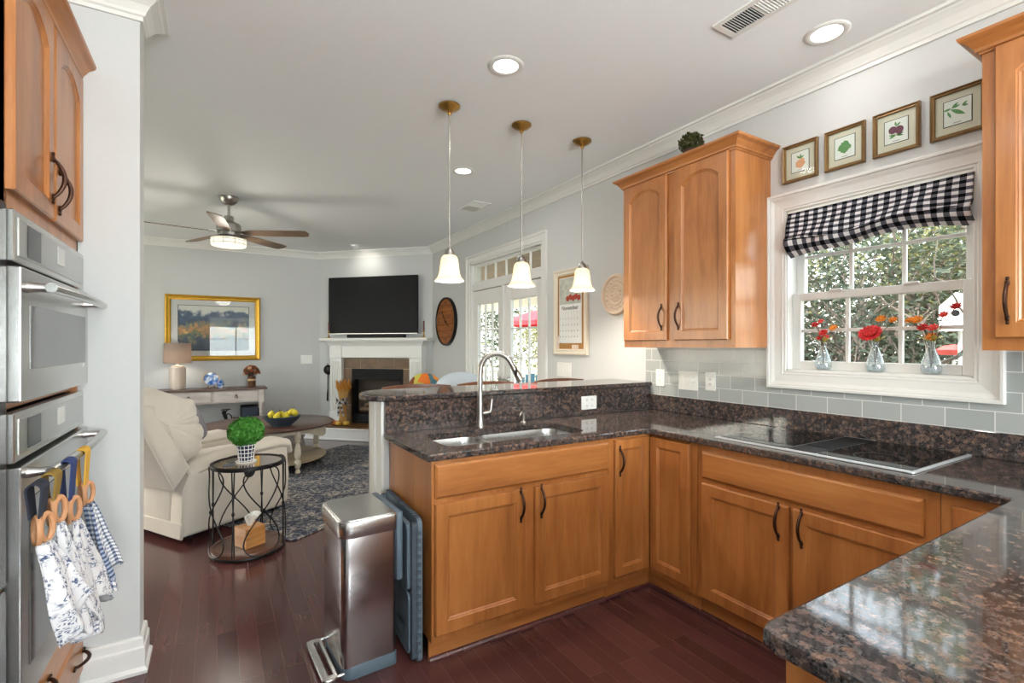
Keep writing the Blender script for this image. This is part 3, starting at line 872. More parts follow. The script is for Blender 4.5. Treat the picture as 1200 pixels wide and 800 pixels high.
b = MB(); b.box(-.252, .262, -.39, .39, -.06, -.0, 0); b.obj('casing', BLACK, ck)

# ------------------------------------------------------------------ wall ovens
def oven(name, label, z0, z1, ztop, hz):
    r = thing(name, label, 'oven', (TX - .001, 1.788, z0), PI / 2)
    W = .782; H = z1 - z0; P0 = ztop - z0
    b = MB(); b.box(.012, W - .012, .004, .55, .004, H - .004); b.obj('body', BLACK, r)
    b = MB(); b.box(0, W, -.022, .004, P0, H, .003); p = b.obj('control_panel', STEEL, r)
    b = MB(); b.box(.028, W - .028, -.0245, -.0215, P0 + .018, H - .018, .001); b.obj('glass_fascia', STEEL_D, p)
    b = MB(); b.box(.095, .215, -.0258, -.024, P0 + .024, H - .024, .0004); b.obj('display_strip', DISPLAY, p)
    b = MB(); b.box(.40, .485, -.0255, -.0235, P0 + (H - P0) * .36, P0 + (H - P0) * .78, .0005); b.obj('screen', plain('oven_screen_glow', (214, 214, 210), .3), p)
    dz = P0 - .012
    b = MB(); b.box(0, W, -.035, .003, .004, dz, .004, 2); d = b.obj('door', STEEL, r)
    b = MB(); b.box(.07, W - .05, -.037, -.034, .09 if H < .7 else .10, dz - .10, .001); b.obj('window', DARKGLASS, d)
    b = MB()
    P = [(.03 + (W - .06) * i / 14, -.088 - .012 * math.sin(PI * i / 14), hz - z0) for i in range(15)]
    b.tube(P, .0135, 14)
    h = b.obj('handle', STEEL, d, True)
    for x in (.055, W - .055):
        b = MB(); b.tube([(x, -.030, hz - z0), (x, -.060, hz - z0), (x, -.092, hz - z0)], [.017, .012, .013], 12)
        b.obj('handle_post', STEEL, h, True)
    text('badge', 'ge', .022, UPRIGHT(W - .075, -.0352, .085), WHITE, d)
    return r
oven('built_in_oven', 'upper stainless steel built-in oven below the tall arched doors', 1.224, 1.742, 1.603, 1.54)
oven('built_in_oven', 'lower stainless steel built-in oven with tea towels hanging from its handle', .392, 1.200, 1.066, 1.030)

# fridge side beyond the ovens, at the very left edge
fr = thing('refrigerator', 'dark refrigerator edge at the far left beside the ovens', 'refrigerator', (-.516, .894, 0), PI / 2)
b = MB(); b.box(0, .89, .0, .54, .03, 1.76, .004); b.obj('body', SLATE_D, fr)
for x0, x1, z0, z1, hx in ((.003, .443, .75, 1.755, .40), (.447, .887, .75, 1.755, .49), (.003, .887, .06, .74, None)):
    b = MB(); b.box(x0, x1, -.045, -.004, z0, z1, .008, 2); d = b.obj('door', DISPLAY, fr, True)
    b = MB()
    if hx: b.tube([(hx, -.044, z0 + .1), (hx, -.09, z0 + .14), (hx, -.09, z1 - .14), (hx, -.044, z1 - .1)], .011, 10)
    else: b.tube([(.1, -.044, z1 - .07), (.14, -.09, z1 - .07), (.50, -.09, z1 - .07), (.54, -.044, z1 - .07)], .011, 10)
    b.obj('handle', STEEL, d, True)

# ------------------------------------------------------------------ tea towels on the lower oven handle
WOODRING = plain('light_wood_ring', (190, 138, 98), .45, var=.1)
def towel(label, y, cm, cloth, L, wid, ring_drop, seed):
    """hangs from the oven bar at x=-.39, z=1.03 (bar runs along y)"""
    bx, bz = TX + .102, 1.030
    r = thing('tea_towel', label, 'towel', (bx, y, bz), 0, None)
    def strap(u, v):
        s = (u - .5) * 2                       # -1 back end .. 1 front end
        Ls = ring_drop - .02
        if abs(s) < .35:
            a = s / .35 * PI / 2
            x, z = .0165 * math.sin(a), .0165 * math.cos(a)
        else:
            t = (abs(s) - .35) / .65; x = math.copysign(.0165 - .006 * t, s); z = -Ls * t
        return (x, (v - .5) * (.066 - .014 * min(1, abs(s))), z)
    b = MB(); b.surf(strap, 40, 4, .004); b.obj('crochet_loop', cm, r, True)
    for sgn in (-1, 1):
        b = MB(); zc = -ring_drop - .012; a0 = .3 * sgn
        pts = [(.008 + .006 * sgn + .028 * math.cos(t) * math.sin(a0), .012 * sgn + .028 * math.cos(t) * math.cos(a0) * .55, zc + .033 * math.sin(t)) for t in [2 * PI * i / 24 for i in range(24)]]
        b.tube(pts, .007, 8, True); b.obj('wooden_ring', WOODRING, r, True)
    def cl(u, v):
        t = v; s = (u - .5) * 2
        wd = .045 + (wid - .045) * min(1, (t * 1.5) ** .7)
        fold = .016 * math.sin(u * PI * 5 + seed) * (.4 + .6 * t) + .004 * math.sin(u * PI * 11 + seed * 2)
        hem = .035 * math.sin(u * PI * 3 + seed) * t * t + .02 * s * s * t
        yy = s * wd * .5 + .006 * math.sin(t * 9 + seed)
        return (.014 + fold * 1.25 + .06 * t, yy, -ring_drop - .045 - t * L + hem)
    b = MB(); b.surf(cl, 56, 30, .0025); b.obj('cloth', cloth, r, True, ang=180)
    return r
NAVY = plain('navy_crochet_yarn', (40, 58, 108), .9, var=.25, scale=300, bump=.6)
YELLOW = plain('yellow_crochet_yarn', (222, 170, 60), .9, var=.2, scale=300, bump=.6)
DNAVY = plain('dark_crochet_yarn', (34, 38, 52), .9, var=.25, scale=300, bump=.6)
OLIVE = plain('ochre_crochet_yarn', (140, 112, 44), .9, var=.25, scale=300, bump=.6)
towel('blue gingham tea towel on a yellow crochet loop, nearest the wall', 2.10, YELLOW, GINGHAM, .27, .18, .125, 0.4)
towel('blue toile tea towel on a bright blue crochet loop', 1.915, NAVY, TOILE, .29, .32, .125, 2.1)
towel('blue toile tea towel on an ochre loop, behind the blue-looped one', 1.75, OLIVE, TOILE, .28, .17, .08, 3.3)
towel('blue toile tea towel on a dark loop, nearest the camera', 1.63, DNAVY, TOILE, .23, .13, .09, 4.9)

# ------------------------------------------------------------------ bin and folded step stool
tc = thing('trash_can', 'rectangular stainless steel pedal bin standing at the end of the peninsula', 'trash can', (.545, 2.235, 0), math.radians(3))
def rr2(x0, x1, y0, y1, rl, rr, n=6):
    return arc(x1 - rr, y0 + rr, rr, -PI / 2, 0, n) + arc(x1 - rr, y1 - rr, rr, 0, PI / 2, n) + arc(x0 + rl, y1 - rl, rl, PI / 2, PI, n) + arc(x0 + rl, y0 + rl, rl, PI, 1.5 * PI, n)
b = MB(); o1 = rr2(-.118, .115, -.165, .165, .036, .02); slab(b, o1, [], .05, .60, .002); b.obj('body', STEEL_V, tc, True)
b = MB(); slab(b, rr2(-.114, .118, -.168, .168, .045, .02), [], 0, .055, .004); b.obj('base', SLATE, tc, True)
b = MB(); slab(b, rr2(-.128, .118, -.178, .178, .052, .02), [], .585, .655, .006); lid = b.obj('lid', STEEL, tc, True)
b = MB(); slab(b, rr2(-.118, .110, -.168, .168, .046, .016), [], .654, .659, .002); b.obj('lid_panel', STEEL_D, lid, True)
b = MB(); b.box(.112, .142, -.172, .172, .36, .660, .010, 2); b.obj('hinge_housing', SLATE, tc, True)
b = MB(); b.tube([(-.105, -.15, .03), (-.17, -.15, .028), (-.185, -.13, .028), (-.185, .13, .028), (-.17, .15, .028), (-.105, .15, .03)], .006, 8)
slab(b, rrect(-.192, -.128, -.165, .165, .02, 4), [rrect(-.166, -.142, -.135, .135, .008, 3)], .018, .034, .004); b.obj('pedal', STEEL, tc, True)

st = thing('step_stool', 'grey blue folding plastic step stool stored flat between the bin and the cabinet end', 'step stool', (.738, 2.285, 0), math.radians(-1.5))
b = MB()
f = lambda u, v, a: (a, u, v)
slab(b, rrect(-.265, .265, .0, .625, .03, 4), [rrect(-.20, .20, .40, .52, .02, 3)], .012, .034, .003, f=f); b.obj('top_panel', SLATE, st)
b = MB(); slab(b, rrect(-.235, .235, .03, .30, .03, 4), [rrect(-.17, .17, .09, .16, .02, 3)], -.020, .004, .004, f=f); b.obj('leg_panel', SLATE, st)
b = MB(); slab(b, rrect(-.235, .235, .31, .60, .03, 4), [rrect(-.15, .15, .46, .53, .02, 3)], -.026, -.002, .004, f=f); b.obj('leg_panel', SLATE, st)
b = MB(); slab(b, rrect(-.26, -.225, .02, .61, .012, 3), [], -.012, .016, .003, f=f); b.obj('side_leg', SLATE_D, st)
b = MB(); slab(b, rrect(.225, .26, .02, .61, .012, 3), [], -.012, .016, .003, f=f); b.obj('side_leg', SLATE_D, st)
b = MB(); c_ = MB()
for i in range(16):
    z = .05 + i * .034; b.box(.006, .026, -.269, -.262, z, z + .016, .001)
    y = -.24 + i * .031; c_.box(.012, .034, y, y + .014, .622, .629, .001)
b.obj('edge_studs', SLATE_D, st); c_.obj('top_studs', SLATE_D, st)
b = MB(); b.tube([(-.004, -.24, .305), (-.004, .24, .305)], .006, 8); b.obj('hinge_rod', SLATE_D, st, True)

# ------------------------------------------------------------------ lamps
ch = thing('fill_chandelier', 'brass chandelier with upward glass shades, added unseen behind the camera to light the ceiling', 'fill_chandelier', (.45, -1.1, CZ))  # invented fixture out of view, its bulbs brighten the kitchen ceiling
b = MB(); b.lathe([(0, 0), (.065, 0), (.065, -.015), (.02, -.035), (0, -.036)], seg=24); b.tube([(0, 0, -.03), (0, 0, -.75)], .006, 8); b.lathe([(0, -.72), (.03, -.74), (.04, -.80), (.02, -.86), (0, -.87)], seg=20); b.obj('stem', BRASS, ch, True)
for k in range(5):
    a = 2 * PI * k / 5; ca, sa = math.cos(a), math.sin(a)
    b = MB(); b.tube([(.02 * ca, .02 * sa, -.83), (.12 * ca, .12 * sa, -.88), (.22 * ca, .22 * sa, -.85), (.25 * ca, .25 * sa, -.78)], .007, 8); arm = b.obj('arm', BRASS, ch, True)
    b = MB(); b.lathe([(.022, -.78), (.035, -.76), (.055, -.72), (.072, -.68), (.069, -.68), (.052, -.72), (.032, -.757), (.02, -.777)], .25 * ca, .25 * sa, 0, 20); b.obj('shade', SHADE, arm, True)
    b = MB(); b.sphere((.25 * ca, .25 * sa, -.735), .018, .018, .024, 10, 8); b.obj('bulb', emit('fill_chandelier_bulb', (255, 240, 212), 4), arm, True)
    lamp('fill_chandelier_bulb', 'POINT', (.45 + .25 * ca, -1.1 + .25 * sa, CZ - .70), 42, (1, .95, .89), radius=.03)
def pendant(x, y, label):
    r = thing('pendant_light', label, 'pendant light', (x, y, CZ), 0, 'pendants over the bar')
    b = MB(); b.lathe([(0, 0), (.060, 0), (.066, -.004), (.066, -.012), (.058, -.018), (.052, -.020), (.046, -.028), (.022, -.036), (.014, -.048), (.008, -.062), (0, -.064)], seg=28); b.obj('canopy', BRASS, r, True)
    b = MB(); b.tube([(0, 0, -.055), (0, 0, -.88)], .0052, 10); b.obj('rod', NICKEL, r, True)
    b = MB(); b.lathe([(0, -.868), (.008, -.868), (.012, -.876), (.026, -.888), (.030, -.902), (.033, -.915), (.033, -.925), (.030, -.93), (.018, -.93), (.014, -.955), (0, -.957)], seg=20); b.obj('socket', NICKEL, r, True)
    b = MB(); out = [(.030, -.917), (.041, -.922), (.050, -.938), (.055, -.965), (.058, -1.0), (.063, -1.03), (.072, -1.052), (.084, -1.066), (.090, -1.074)]
    b.lathe(out + [(.088, -1.076)] + [(rr - .004, z) for rr, z in out[::-1]][1:], seg=32); b.obj('shade', SHADE, r, True)
    lamp('pendant_bulb', 'POINT', (x, y, CZ - 1.03), PENDANT_W, (1, .91, .78), radius=.03)
    b = MB(); b.sphere((0, 0, -.985), .022, .022, .028, 12, 8); b.obj('bulb', emit('warm_bulb', (255, 236, 200), 4), r, True)
pendant(1.218, 2.76, 'bell shaped glass pendant light, leftmost of the three over the bar')
pendant(1.733, 2.75, 'bell shaped glass pendant light, middle of the three over the bar')
pendant(2.240, 2.74, 'bell shaped glass pendant light, rightmost of the three, beside the wall cabinet')

def downlight(x, y, label, r_=.078, real=True):
    t = thing('recessed_light', label, 'ceiling light', (x, y, CZ), 0, 'recessed ceiling lights')
    b = MB(); b.lathe([(r_ - .012, .0), (r_ - .012, -.004), (r_, -.007), (r_ + .014, -.004), (r_ + .018, -.0005), (r_ + .018, .0)], seg=36); b.obj('trim_ring', TRIM, t, True)
    b = MB(); b.lathe([(0, -.003), (r_ - .013, -.003)], seg=36); b.obj('lens', LENS, t)
    l = lamp('downlight', 'AREA', (x, y, CZ - .012), DOWN_W, (1, .97, .93), 2 * r_ - .03)
    if x > 2.3: l.data.energy = DOWN_W * .3
    return t
downlight(1.300, 2.217, 'round recessed ceiling light in front of the pendants')
downlight(2.456, 1.205, 'round recessed ceiling light near the window wall')
downlight(1.774, 3.735, 'round recessed ceiling light behind the first pendant')
# three more recessed lights, out of view and added to brighten the kitchen
downlight(.15, 1.05, 'added recessed ceiling light, unseen above the camera')
downlight(1.30, -.20, 'added recessed ceiling light, unseen over the near counter behind the camera')
downlight(.15, -1.4, 'added recessed ceiling light, unseen over the breakfast area')
ey = thing('eyeball_light', 'tilted white eyeball spotlight in the ceiling above the television', 'ceiling light', (1.74, 7.33, CZ))
b = MB(); b.lathe([(.07, 0), (.07, -.005), (.085, -.006), (.092, -.001), (.092, 0)], seg=28); b.obj('trim_ring', TRIM, ey, True)
Me = Matrix.Rotation(math.radians(38), 4, Vector((1, -1, 0)))
b = MB(); b.lathe([(.06, .03), (.062, 0), (.056, -.035), (.05, -.038), (.046, -.030)], seg=24, M=Me); b.obj('eyeball', TRIM, ey, True)
b = MB(); b.lathe([(0, -.031), (.046, -.031)], seg=24, M=Me); b.obj('lens', LENS, ey)
l = lamp('eyeball_lamp', 'SPOT', (1.78, 7.37, CZ - .055), 4.5, (1, .95, .86), look=(.35, .35, -.5), radius=.04); l.data.spot_size = math.radians(130); l.data.spot_blend = 1

def vent(x, y, L, W, rz, label):
    t = thing('ceiling_vent', label, 'vent', (x, y, CZ), rz, 'ceiling vents')
    b = MB(); slab(b, rrect(-L / 2, L / 2, -W / 2, W / 2, .004, 2), [rrect(-L / 2 + .025, -.006, -W / 2 + .025, W / 2 - .025, .002, 1), rrect(.006, L / 2 - .025, -W / 2 + .025, W / 2 - .025, .002, 1)], -.007, 0); b.obj('frame', TRIM, t)
    b = MB(); n = 11
    for hx in (-1, 1):
        b = MB()
        for i in range(n):
            x_ = hx * (.012 + (L / 2 - .042) * (i + .5) / n)
            b.box(-.0008, .0008, -W / 2 + .024, W / 2 - .024, -.010, .010, M=Matrix.Translation((x_, 0, -.001)) @ Matrix.Rotation(hx * .7, 4, 'Y'))
        b.obj('louvres', TRIM, t)
    b = MB(); b.box(-L / 2 + .02, L / 2 - .02, -W / 2 + .02, W / 2 - .02, -.0012, -.0006); b.obj('duct', plain('dark_duct', (60, 60, 60), .8), t)
vent(2.03, 1.27, .36, .16, math.radians(-90), 'white slotted ceiling vent at the top edge near the window wall')
vent(2.33, 4.62, .36, .20, math.radians(-90), 'white slotted ceiling vent far off near the patio doors')
# ------------------------------------------------------------------ on the window wall
GILT = plain('gilt_wood_frame', (128, 98, 58), .4, .35, var=.3, scale=40)
GOLD = plain('gold_leaf_frame', (206, 158, 52), .35, .55, var=.2, scale=30)
MAT = plain('cream_mount_board', (214, 206, 188), .8)
PAPER = plain('white_paper', (236, 236, 232), .7)
GREENINK = plain('green_watercolour', (104, 150, 96), .8, var=.35, scale=120)
PEACH = plain('peach_watercolour', (228, 170, 134), .8, var=.2, scale=120)
PLUM = plain('plum_watercolour', (112, 66, 84), .8, var=.35, scale=120)
INK = plain('dark_ink', (60, 58, 56), .8)
def frame_mb(w, h, fw, d):
    b = MB()
    L = []
    for ins, y in ((0, 0), (0, -d * .8), (fw * .2, -d), (fw * .55, -d * .7), (fw * .8, -d * .75), (fw, -d * .45), (fw, -.002)):
        L.append([(-w / 2 + ins, y, -h / 2 + ins), (w / 2 - ins, y, -h / 2 + ins), (w / 2 - ins, y, h / 2 - ins), (-w / 2 + ins, y, h / 2 - ins)])
    return b.loops(L, False, False)
def blob(mb, x, z, rx, rz, y, n=16, wob=.15, seed=0):
    mb.prism([(x + rx * (1 + wob * math.sin(5 * t + seed) * .6 + wob * math.sin(3 * t + seed * 2) * .5) * math.cos(t), z + rz * (1 + wob * math.sin(4 * t + seed)) * math.sin(t)) for t in [2 * PI * i / n for i in range(n)]], y, y - .0006, f=lambda u, v, a: (u, a, v))
def leafs(mb, x, z, l, ang, y, wd=.3):
    p = []
    for i in range(11):
        t = i / 10; p.append((t * l, wd * l * .5 * math.sin(PI * t)))
    for i in range(9, 0, -1):
        t = i / 10; p.append((t * l, -wd * l * .5 * math.sin(PI * t)))
    ca, sa = math.cos(ang), math.sin(ang)
    mb.prism([(x + a * ca - c * sa, z + a * sa + c * ca) for a, c in p], y, y - .0006, f=lambda u, v, a: (u, a, v))
def print_frame(y, label, kind):
    r = thing('framed_print', label, 'picture', (RX - .001, y, 2.394), -PI / 2, 'botanical prints over the window')
    w, h = .188, .208
    frame_mb(w, h, .018, .022).obj('frame', GILT, r)
    b = MB(); b.box(-w / 2 + .012, w / 2 - .012, -.007, -.001, -h / 2 + .012, h / 2 - .012); b.obj('mount', MAT, r)
    b = MB(); b.box(-.049, .049, -.0082, -.0072, -.056, .058); b.obj('border_line', INK, r)
    b = MB(); b.box(-.046, .046, -.0090, -.0080, -.053, .055); p = b.obj('sheet', PAPER, r)
    y0 = -.0091
    g = MB(); a = MB(); am = PEACH
    if kind == 'orange': blob(a, .0, -.012, .026, .022, y0, seed=1); blob(a, .012, .004, .012, .012, y0 - .0003); [leafs(g, -.002, .016, .026, t, y0, .35) for t in (.5, 1.3, 2.2)]
    if kind == 'green':
        am = GREENINK; blob(a, 0, .002, .030, .027, y0, wob=.25, seed=2); [leafs(g, -.002, .002, .030, t, y0 - .0007, .5) for t in (.2, 1.1, 2.0, 3.1, 4.2, 5.2)]
    if kind == 'plum':
        am = PLUM; blob(a, -.013, .008, .017, .018, y0, wob=.04); blob(a, .013, .003, .017, .019, y0 - .0002, wob=.04); [leafs(g, 0, -.018, .03, t, y0, .3) for t in (-.3, .1, 3.0, 3.5)]; [leafs(g, .0, .022, .024, t, y0, .35) for t in (.7, 1.7)]
    if kind == 'pea':
        am = GREENINK; leafs(a, -.024, .018, .062, -.62, y0, .26); leafs(a, -.034, .012, .034, -1.2, y0 - .0003, .26); [leafs(g, -.02, .022, .03, t, y0, .3) for t in (.2, .7, 3.3)]; [leafs(g, .015, .022, .022, t, y0, .4) for t in (-.2, .6)]
    a.obj('painted_fruit', am, p); g.obj('painted_leaves', GREENINK, p)
    b = MB(); b.box(-.014, .014, -.0096, -.0089, -.0455, -.0438); b.obj('caption_line', INK, p)
    b = MB(); b.box(-w / 2 + .016, w / 2 - .016, -.0125, -.0110, -h / 2 + .016, h / 2 - .016); b.obj('glazing', PRINTPANE, r)
print_frame(1.487, 'small gilt framed print of a peach coloured fruit, first from the wall cabinet', 'orange')
print_frame(1.2635, 'small gilt framed print of a round green vegetable', 'green')
print_frame(1.042, 'small gilt framed print of two dark purple fruits with leaves', 'plum')
print_frame(.818, 'small gilt framed print of green pea pods, beside the right wall cabinet', 'pea')

# roman shade
rs = thing('roman_shade', 'black and white buffalo check roman shade pulled halfway up the kitchen window', 'window shade', (RX - .005, 1.155, 2.12))
def shade_fn(u, v):
    y = .395 - .79 * u
    sag = math.sin(PI * u)
    slope = .5 - u
    k = .60 + .10 * slope                    # the outer flap ends here and folds back
    wav = .010 * math.sin(u * 9 + 1.5)
    if v < k:
        t = v / k
        x = -.010 - .048 * t ** 1.3 - .012 * math.sin(u * 14 + 5 * t) * t
        z = -.004 - t * (.150 + .020 * slope) + wav * t
    elif v < k + .10:
        t = (v - k) / .10
        x = -.058 + .040 * t; z = -.154 - .020 * slope + wav + .035 * t
    else:
        t = (v - k - .10) / (.90 - k)
        x = -.018 - .030 * math.sin(PI * min(1, t * 1.2)) - .008 * math.sin(u * 19 + 4 * t)
        z = -.119 - .020 * slope + wav - t * (.118 - .034 * sag + .02 * slope)
        if t > .8: x += .03 * (t - .8) / .2
    return (x, y, z)
b = MB(); b.surf(shade_fn, 90, 60, .003); b.obj('fabric', BUFFALO, rs, True, ang=180)
b = MB(); b.box(-.012, .03, -.398, .398, -.012, .006, .002); b.obj('head_rail', WHITE, rs)

# vases on the sill
CHINA = m_glass('bubbled_clear_glass', (242, 248, 252))
WATERM = m_pane('water_in_vase', .06, .4, .35)
RED = plain('red_petal', (196, 28, 30), .6, var=.2); ORANGE = plain('orange_petal', (222, 132, 38), .6, var=.2); PINK = plain('coral_petal', (224, 74, 66), .6, var=.2)
STEM = plain('brown_stem', (84, 66, 44), .7); YLEAF = plain('yellow_green_leaf', (186, 172, 70), .6)
def flower(mb, c, r, n=9, layers=2, face=(-.75, 0, .65)):
    c = Vector(c); base = len(mb.v); face = Vector(face).normalized()
    for L in range(layers):
        for k in range(n):
            a = 2 * PI * (k + .5 * L) / n; rr = r * (1 - .35 * L)
            p = c + Vector((math.cos(a) * rr * .55, math.sin(a) * rr * .55, rr * .25 * L + .002))
            mb.sphere((0, 0, 0), rr * .5, rr * .24, rr * .14, 8, 5, M=Matrix.Translation(p) @ Matrix.Rotation(a, 4, 'Z') @ Matrix.Rotation(-.35 - .3 * L, 4, 'Y'))
    mb.sphere(c + Vector((0, 0, r * .15)), r * .25, r * .25, r * .2, 8, 6)
    Q = Matrix.Translation(c) @ face.to_track_quat('Z', 'Y').to_matrix().to_4x4() @ Matrix.Translation(-c)
    mb.v[base:] = [tuple(Q @ Vector(q)) for q in mb.v[base:]]
def vase(y, label, H, fl):
    r = thing('bud_vase', label, 'vase', (RX + .028, y, 1.2475), 0, 'bud vases on the window sill')
    prof = [(0, 0), (.026, 0), (.034, .004), (.0385, .02), (.0375, .045), (.030, .075), (.019, .105), (.0135, .125), (.0135, .135), (.018, .150)]
    inn = [(rr - .0028, z + (.006 if z < .01 else 0)) for rr, z in prof[1:]][::-1]
    b = MB(); b.lathe(prof + [(.0165, .151)] + inn[1:] + [(0, .009)], seg=28); b.obj('glass', VASEGLASS, r, True)
    b = MB(); b.lathe([(0, .0105), (.028, .0105), (.0345, .022), (.0345, .034), (0, .034)], seg=24); b.obj('water', WATERM, r, True)
    s = MB(); hd = {}
    for (dx, dy, dz, rad, m, n) in fl:
        s.tube([(0, 0, .02), (dx * .1, dy * .1, .10), (dx * .4, dy * .4, .15 + (dz - .15) * .45), (dx, dy, dz)], .0016, 6)
        if rad: fm = MB(); flower(fm, (dx, dy, dz), rad, n); fm.obj('flower', m, r, True)
    s.obj('stems', STEM, r, True)
    b = MB()
    for a in (-.6, 1.9, 3.6):
        b.sphere((0, 0, 0), .03, .012, .002, 10, 4, M=Matrix.Translation((.012 * math.cos(a), .03 * math.sin(a), .165)) @ Matrix.Rotation(a, 4, 'Z') @ Matrix.Rotation(-.5, 4, 'Y'))
    b.obj('leaves', YLEAF, r, True)
vase(1.385, 'clear glass bud vase with small red and orange flowers, leftmost on the sill', .15,
     [(-.01, .035, .245, .020, RED, 8), (0, .012, .262, .017, PINK, 8), (-.01, -.005, .20, .024, RED, 9), (.0, .02, .172, .018, RED, 8), (0, -.05, .225, .022, ORANGE, 9), (-.01, -.02, .176, .017, PINK, 8), (.01, .06, .30, 0, RED, 8)])
vase(1.143, 'clear glass bud vase with one large red bloom, middle of the sill', .15,
     [(-.02, .012, .19, .052, RED, 16), (0, -.025, .262, .024, ORANGE, 10), (0, -.075, .255, .02, ORANGE, 9), (0, .055, .20, .02, PINK, 8), (.01, -.02, .34, 0, RED, 8), (.0, -.055, .31, 0, RED, 8)])
vase(.922, 'clear glass bud vase with orange and coral flowers, rightmost on the sill', .15,
     [(-.01, .05, .25, .026, ORANGE, 10), (0, .03, .215, .023, RED, 9), (-.01, -.01, .212, .023, PINK, 9), (0, .0, .172, .025, ORANGE, 9), (0, .08, .25, .02, ORANGE, 8), (0, -.045, .27, .02, PINK, 8), (.01, -.085, .305, .022, RED, 8)])

# sockets and switches
def plate(label, name, loc, rz, w, h, gadgets):
    r = thing(name, label, 'outlet' if 'outlet' in name else 'switch', loc, rz)
    b = MB(); slab(b, rrect(-w / 2, w / 2, -h / 2, h / 2, .004, 2), [], 0, .006, .002, f=lambda u, v, a: (u, -a, v)); b.obj('cover_plate', WHITE, r)
    for k, (x, kind) in enumerate(gadgets):
        if kind == 'duplex':
            for z in (-.02, .02):
                b = MB(); b.lathe([(0, .0085), (.0135, .0085), (.016, .0055)], seg=18, M=Matrix.Translation((x, 0, z)) @ Matrix.Rotation(PI / 2, 4, 'X')); s = b.obj('socket', WHITE, r)
                b = MB(); b.box(x - .0065, x - .0045, -.0092, -.008, z - .003, z + .006); b.box(x + .0045, x + .0065, -.0092, -.008, z - .003, z + .006); b.box(x - .0015, x + .0015, -.0092, -.008, z - .009, z - .006); b.obj('slots', BLACK, s)
        elif kind == 'decora':
            b = MB(); b.box(x - .0165, x + .0165, -.0085, -.005, -.033, .033, .001); s = b.obj('rocker', WHITE, r)
        elif kind == 'dimmer':
            b = MB(); b.box(x - .0165, x + .0165, -.0075, -.005, -.033, .033, .001); b.box(x - .013, x + .013, -.016, -.007, -.012, .0, .002); b.box(x - .013, x + .013, -.012, -.007, .012, .022, .002); b.obj('dimmer', WHITE, r)
        elif kind == 'quad':
            b = MB(); b.box(x - .0165, x + .0165, -.0075, -.005, -.033, .033, .001); s = b.obj('socket', WHITE, r); b = MB()
            for z in (-.018, .012):
                for q in (-.007, .005): b.box(x + q - .0015, x + q + .0015, -.0085, -.007, z - .005, z + .005)
            b.obj('slots', BLACK, s)
        elif kind == 'toggle':
            b = MB(); b.box(x - .005, x + .005, -.0085, -.005, -.012, .012, .001); b.box(x - .0035, x + .0035, -.018, -.007, .0, .010, .001); b.obj('toggle', WHITE, r)
plate('white double socket on the tiles next to the raised bar', 'outlet', (2.7515, 2.478, 1.148), -PI / 2, .078, .122, [(0, 'duplex')])
plate('wide white switch plate with dimmers on the tiles between two sockets', 'light_switch', (2.7515, 2.232, 1.142), -PI / 2, .158, .128, [(-.045, 'decora'), (0, 'decora'), (.045, 'dimmer')])
plate('white socket on the tiles, nearest the window', 'outlet', (2.7515, 2.056, 1.148), -PI / 2, .078, .122, [(0, 'quad')])
r_ = plate('white socket set sideways in the granite upstand behind the sink', 'outlet', (2.158, 2.5705, .994), 0, .13, .09, [(-.02, 'duplex'), (.025, 'duplex')])
plate('white four gang switch plate on the wall below the calendar board', 'light_switch', (2.7595, 3.635, 1.158), -PI / 2, .215, .13, [(-.075, 'decora'), (-.025, 'decora'), (.025, 'decora'), (.075, 'decora')])
plate('white switch plate on the living room wall left of the fireplace', 'light_switch', (1.20, 8.2295, 1.165), 0, .165, .135, [(-.05, 'decora'), (0, 'decora'), (.05, 'decora')])

# little topiary on top of the wall cabinet
tp = thing('topiary', 'small dark mossy topiary ball in a dark pot on top of the wall cabinet', 'plant', (2.56, 2.055, 2.4905))
b = MB(); b.lathe([(0, 0), (.042, 0), (.052, .06), (.055, .10), (.050, .12), (0, .12)], seg=20); b.obj('pot', plain('dark_twig_pot', (66, 46, 34), .8, var=.3, scale=60, bump=.5), tp, True)
def leaf_ball(mb, c, R, n, size, squash=.9, seed=1):
    rnd = random.Random(seed)
    for i in range(n):
        z = rnd.uniform(-1, 1); a = rnd.uniform(0, 2 * PI); q = math.sqrt(1 - z * z)
        d = Vector((q * math.cos(a), q * math.sin(a), z)); rr = R * (rnd.uniform(.75, 1.04))
        p = Vector(c) + Vector((d.x * rr, d.y * rr, d.z * rr * squash))
        M = Matrix.Translation(p) @ (d + Vector((rnd.uniform(-.8, .8), rnd.uniform(-.8, .8), rnd.uniform(-.4, .9)))).to_track_quat('Z', 'Y').to_matrix().to_4x4() @ Matrix.Rotation(rnd.uniform(0, 6.28), 4, 'Z')
        s = size * rnd.uniform(.7, 1.2)
        mb.add([(-s * .5, 0, 0), (0, -s * .28, s * .05), (s * .5, 0, s * .12), (0, s * .28, s * .05)], [(0, 1, 2, 3)], M)
b = MB(); leaf_ball(b, (0, 0, .165), .075, 420, .03, .8, 3); b.sphere((0, 0, .165), .055, .055, .045, 12, 8); b.obj('foliage', DARK_LEAF, tp)

